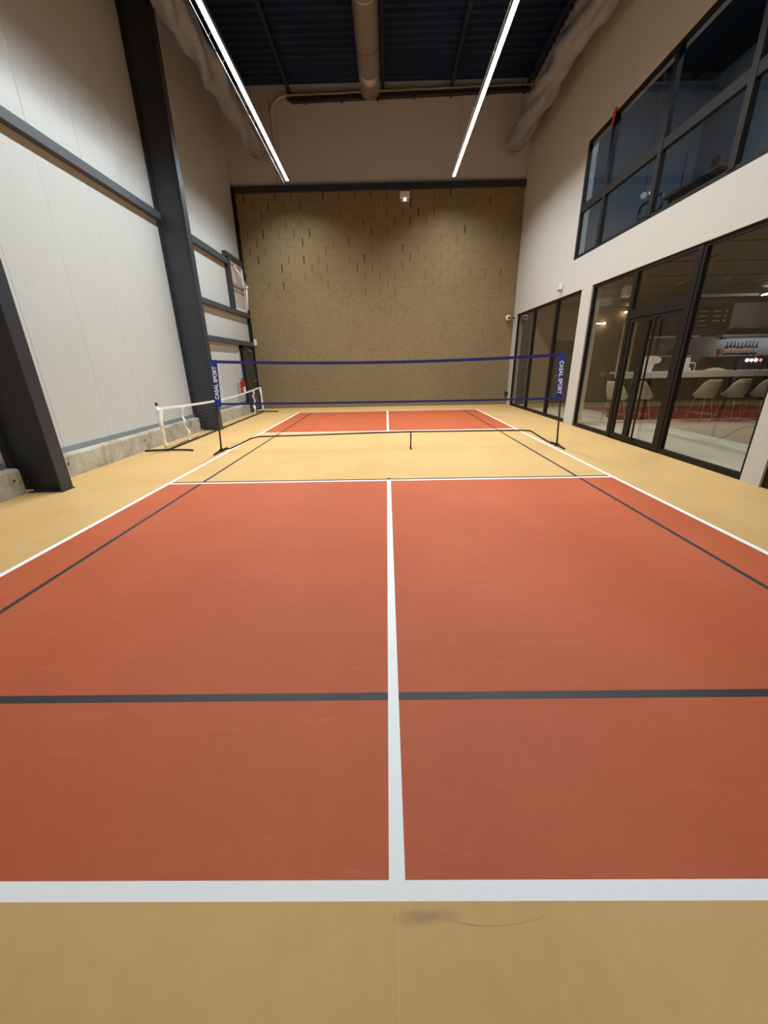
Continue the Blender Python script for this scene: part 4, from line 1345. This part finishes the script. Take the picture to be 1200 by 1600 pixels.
# lounge lamps
for k, (X, Y, lab, lens) in enumerate(((6.49, 2.54, 'recessed round spot in the lounge ceiling above the door glass', 'dim_spot'),
                                       (7.19, 2.13, 'recessed round spot in the lounge ceiling, left one over stools', 'dim_spot'),
                                       (8.21, 2.53, 'recessed round spot in the lounge ceiling, right one over stools', 'dim_spot'),
                                       (5.26, 0.15, 'recessed round spot in the lounge ceiling just inside the glass', 'dim_spot'))):
    L = (X, Y, LZ)
    t = thing('recessed_spot', L, lab, 'light', 'recessed lounge ceiling spots')
    MB().lathe([(0.10, -0.012), (0.10, 0.0), (0.07, 0.0), (0.07, -0.012), (0.10, -0.012)], L, 24).build('trim_ring', M['alu'], t, L)
    MB().lathe([(0, -0.006), (0.068, -0.006), (0.068, -0.002), (0, -0.002)], L, 24).build('lens', M[lens], t, L)
    sl = bpy.data.lights.new('recessed_spot_lamp', 'SPOT')
    sl.energy = 58.0
    sl.color = (1.0, 0.88, 0.70)
    sl.spot_size = math.radians(125)
    sl.spot_blend = 0.6
    sl.shadow_soft_size = 0.06
    so = bpy.data.objects.new('recessed_spot_lamp', sl)
    COL.objects.link(so)
    so.parent = t
    so.location = (0, 0, -0.02)
L = (7.54, 6.45, 2.9)
t = thing('ceiling_spotlight', L, 'small bright spotlight at the top of the taupe lounge wall', 'light')
MB().lathe([(0, 0.10), (0.035, 0.10), (0.045, 0.0), (0.04, -0.01)], (7.54, 6.45, 2.90), 16).build('body', M['white_plastic'], t, L)
MB().lathe([(0, -0.04), (0.03, -0.03), (0.04, -0.008), (0.035, 0.0), (0, 0.0)], (7.54, 6.45, 2.89), 16).build('lens', M['warm_spot'], t, L)
L = (9.6, 3.5, 2.9)
t = thing('bar_lamp', L, 'long lit lamp hanging over the bar near the white pillar', 'light')
MB().tube([(9.02, 3.45, 2.90), (9.2, 3.46, 2.93), (9.6, 3.5, 2.95), (10.6, 3.6, 2.96)], 0.03, 12).build('body', M['alu'], t, L)
MB().tube([(9.06, 3.44, 2.872), (9.2, 3.45, 2.895), (9.6, 3.49, 2.915), (10.5, 3.58, 2.925)], 0.017, 10).build('lens', M['linear_warm'], t, L)
MB().tube([(9.5, 3.5, 2.95), (9.5, 3.5, LZ)], 0.005, 6).tube([(10.4, 3.58, 2.97), (10.4, 3.58, LZ)], 0.005, 6).build('hanger', M['black_tube'], t, L)
tag(MB().bbox(8.1, 12.4, 4.17, 4.25, LZ - 0.06, LZ - 0.001, 0.004).build('ceiling_rail', plain('pale_rail', lin(190, 182, 168), 0.5, var=0.03), None, (10.2, 4.2, LZ)), 'pale horizontal rail under the lounge ceiling in front of the bar wall', 'ceiling rail')
L = (5.27, 2.5, LZ)
t = thing('loudspeaker', L, 'pale rounded speaker under the lounge ceiling left of door', 'speaker')
MB().bbox(5.20, 5.36, 2.42, 2.58, LZ - 0.26, LZ - 0.03, 0.03).build('cabinet', M['white_plastic'], t, L)
MB().bbox(5.25, 5.31, 2.47, 2.53, LZ - 0.03, LZ, 0.006).build('bracket', M['white_plastic'], t, L)

# ------------------------------------------------------------------ room behind the upper window
UX1, UZ = 9.2, 8.7
struct(box('floor_upper', M['upper_floor'], XR + 0.22, UX1, -6.6, 7.9, 3.40, 3.46))
struct(box('ceiling_upper', M['black_plastic'], XR + 0.22, UX1, -6.6, 7.9, UZ, UZ + 0.1))
struct(box('wall_upper_far', M['blue_wall'], UX1, UX1 + 0.1, -6.6, 7.9, 3.4, UZ))
struct(box('wall_upper_back', M['blue_wall'], XR + 0.22, UX1, 7.2, 7.3, 3.4, UZ))
struct(box('wall_upper_front', M['blue_wall'], XR + 0.22, UX1, -6.7, -6.6, 3.4, UZ))
L = (6.2, 2.0, 3.46)
t = thing('meeting_table', L, 'dark table near the upper window seen from below', 'table')
MB().bbox(5.45, 7.0, 0.75, 2.12, 4.38, 4.43, 0.006).build('tabletop', M['dark_wood'], t, L)
for a in (5.55, 6.9):
    for b in (0.85, 2.02):
        MB().box(a - 0.03, a + 0.03, b - 0.03, b + 0.03, 3.46, 4.38).build('leg', M['black_frame'], t, L)
L = (5.6, 2.58, 3.46)
t = thing('office_chair', L, 'black open-backed chair behind the lower upper-window pane', 'chair')
mb = MB()
fr = [(5.5, 2.20, 4.32), (5.5, 2.20, 4.50), (5.5, 2.28, 4.55), (5.5, 2.88, 4.55), (5.5, 2.96, 4.50), (5.5, 2.96, 4.32), (5.5, 2.88, 4.28), (5.5, 2.28, 4.28), (5.5, 2.20, 4.32)]
MB().tube(fr, 0.03, 8, caps=False).build('backrest', M['black_plastic'], t, L)
MB().tube([(5.5, 2.34, 4.28), (5.52, 2.34, 3.95)], 0.022, 8).tube([(5.5, 2.80, 4.28), (5.52, 2.80, 3.95)], 0.022, 8).build('back_support', M['black_plastic'], t, L)
MB().bbox(5.5, 5.95, 2.26, 2.90, 3.90, 3.96, 0.02).build('seat', M['black_plastic'], t, L)
MB().tube([(5.72, 2.58, 3.90), (5.72, 2.58, 3.50)], 0.03, 10).build('column', M['black_plastic'], t, L)
for k in range(5):
    a = 2 * math.pi * k / 5
    MB().tube([(5.72, 2.58, 3.54), (5.72 + 0.28 * math.cos(a), 2.58 + 0.28 * math.sin(a), 3.485)], 0.02, 8).build('leg', M['black_plastic'], t, L)
L = (8.2, 4.6, 3.46)
tag(MB().bbox(8.0, 8.35, 4.45, 4.75, 3.46, 6.0, 0.01).build('square_pillar', plain('dark_red_brown', lin(64, 50, 48), 0.6, var=0.1), None, L), 'dark brownish pillar inside the upper room', 'pillar')
L = (6.0, 3.82, 5.0)
t = thing('globe_lamp', L, 'small round lamp glowing behind the lower pane of upper window', 'light')
MB().lathe([(0.065 * math.sin(math.pi * k / 10), -0.065 * math.cos(math.pi * k / 10)) for k in range(11)], (6.0, 3.82, 5.02), 16).build('globe', M['bulb'], t, L)
MB().tube([(6.0, 3.82, 5.09), (6.0, 3.82, UZ)], 0.006, 6).build('cord', M['black_tube'], t, L)
tag(MB().box(6.6, 6.62, 3.46, 3.50, 3.46, 5.65).build('partition_edge', M['dark_wood'], None, (6.6, 3.48, 3.46)), 'thin dark upright edge standing behind the upper window', 'partition')
L = (6.8, 0.0, UZ)  # unseen fill panel, added only to give the upper room bluish light
t = thing('added_fill_panel', L, 'added cool fill panel, out of view, brightening the upper room', 'light')
MB().bbox(6.5, 7.1, -0.6, 0.6, UZ - 0.05, UZ - 0.001, 0.004).build('housing', M['white_plastic'], t, L)
MB().box(6.53, 7.07, -0.57, 0.57, UZ - 0.056, UZ - 0.051).build('diffuser', M['upstairs_fill'], t, L)
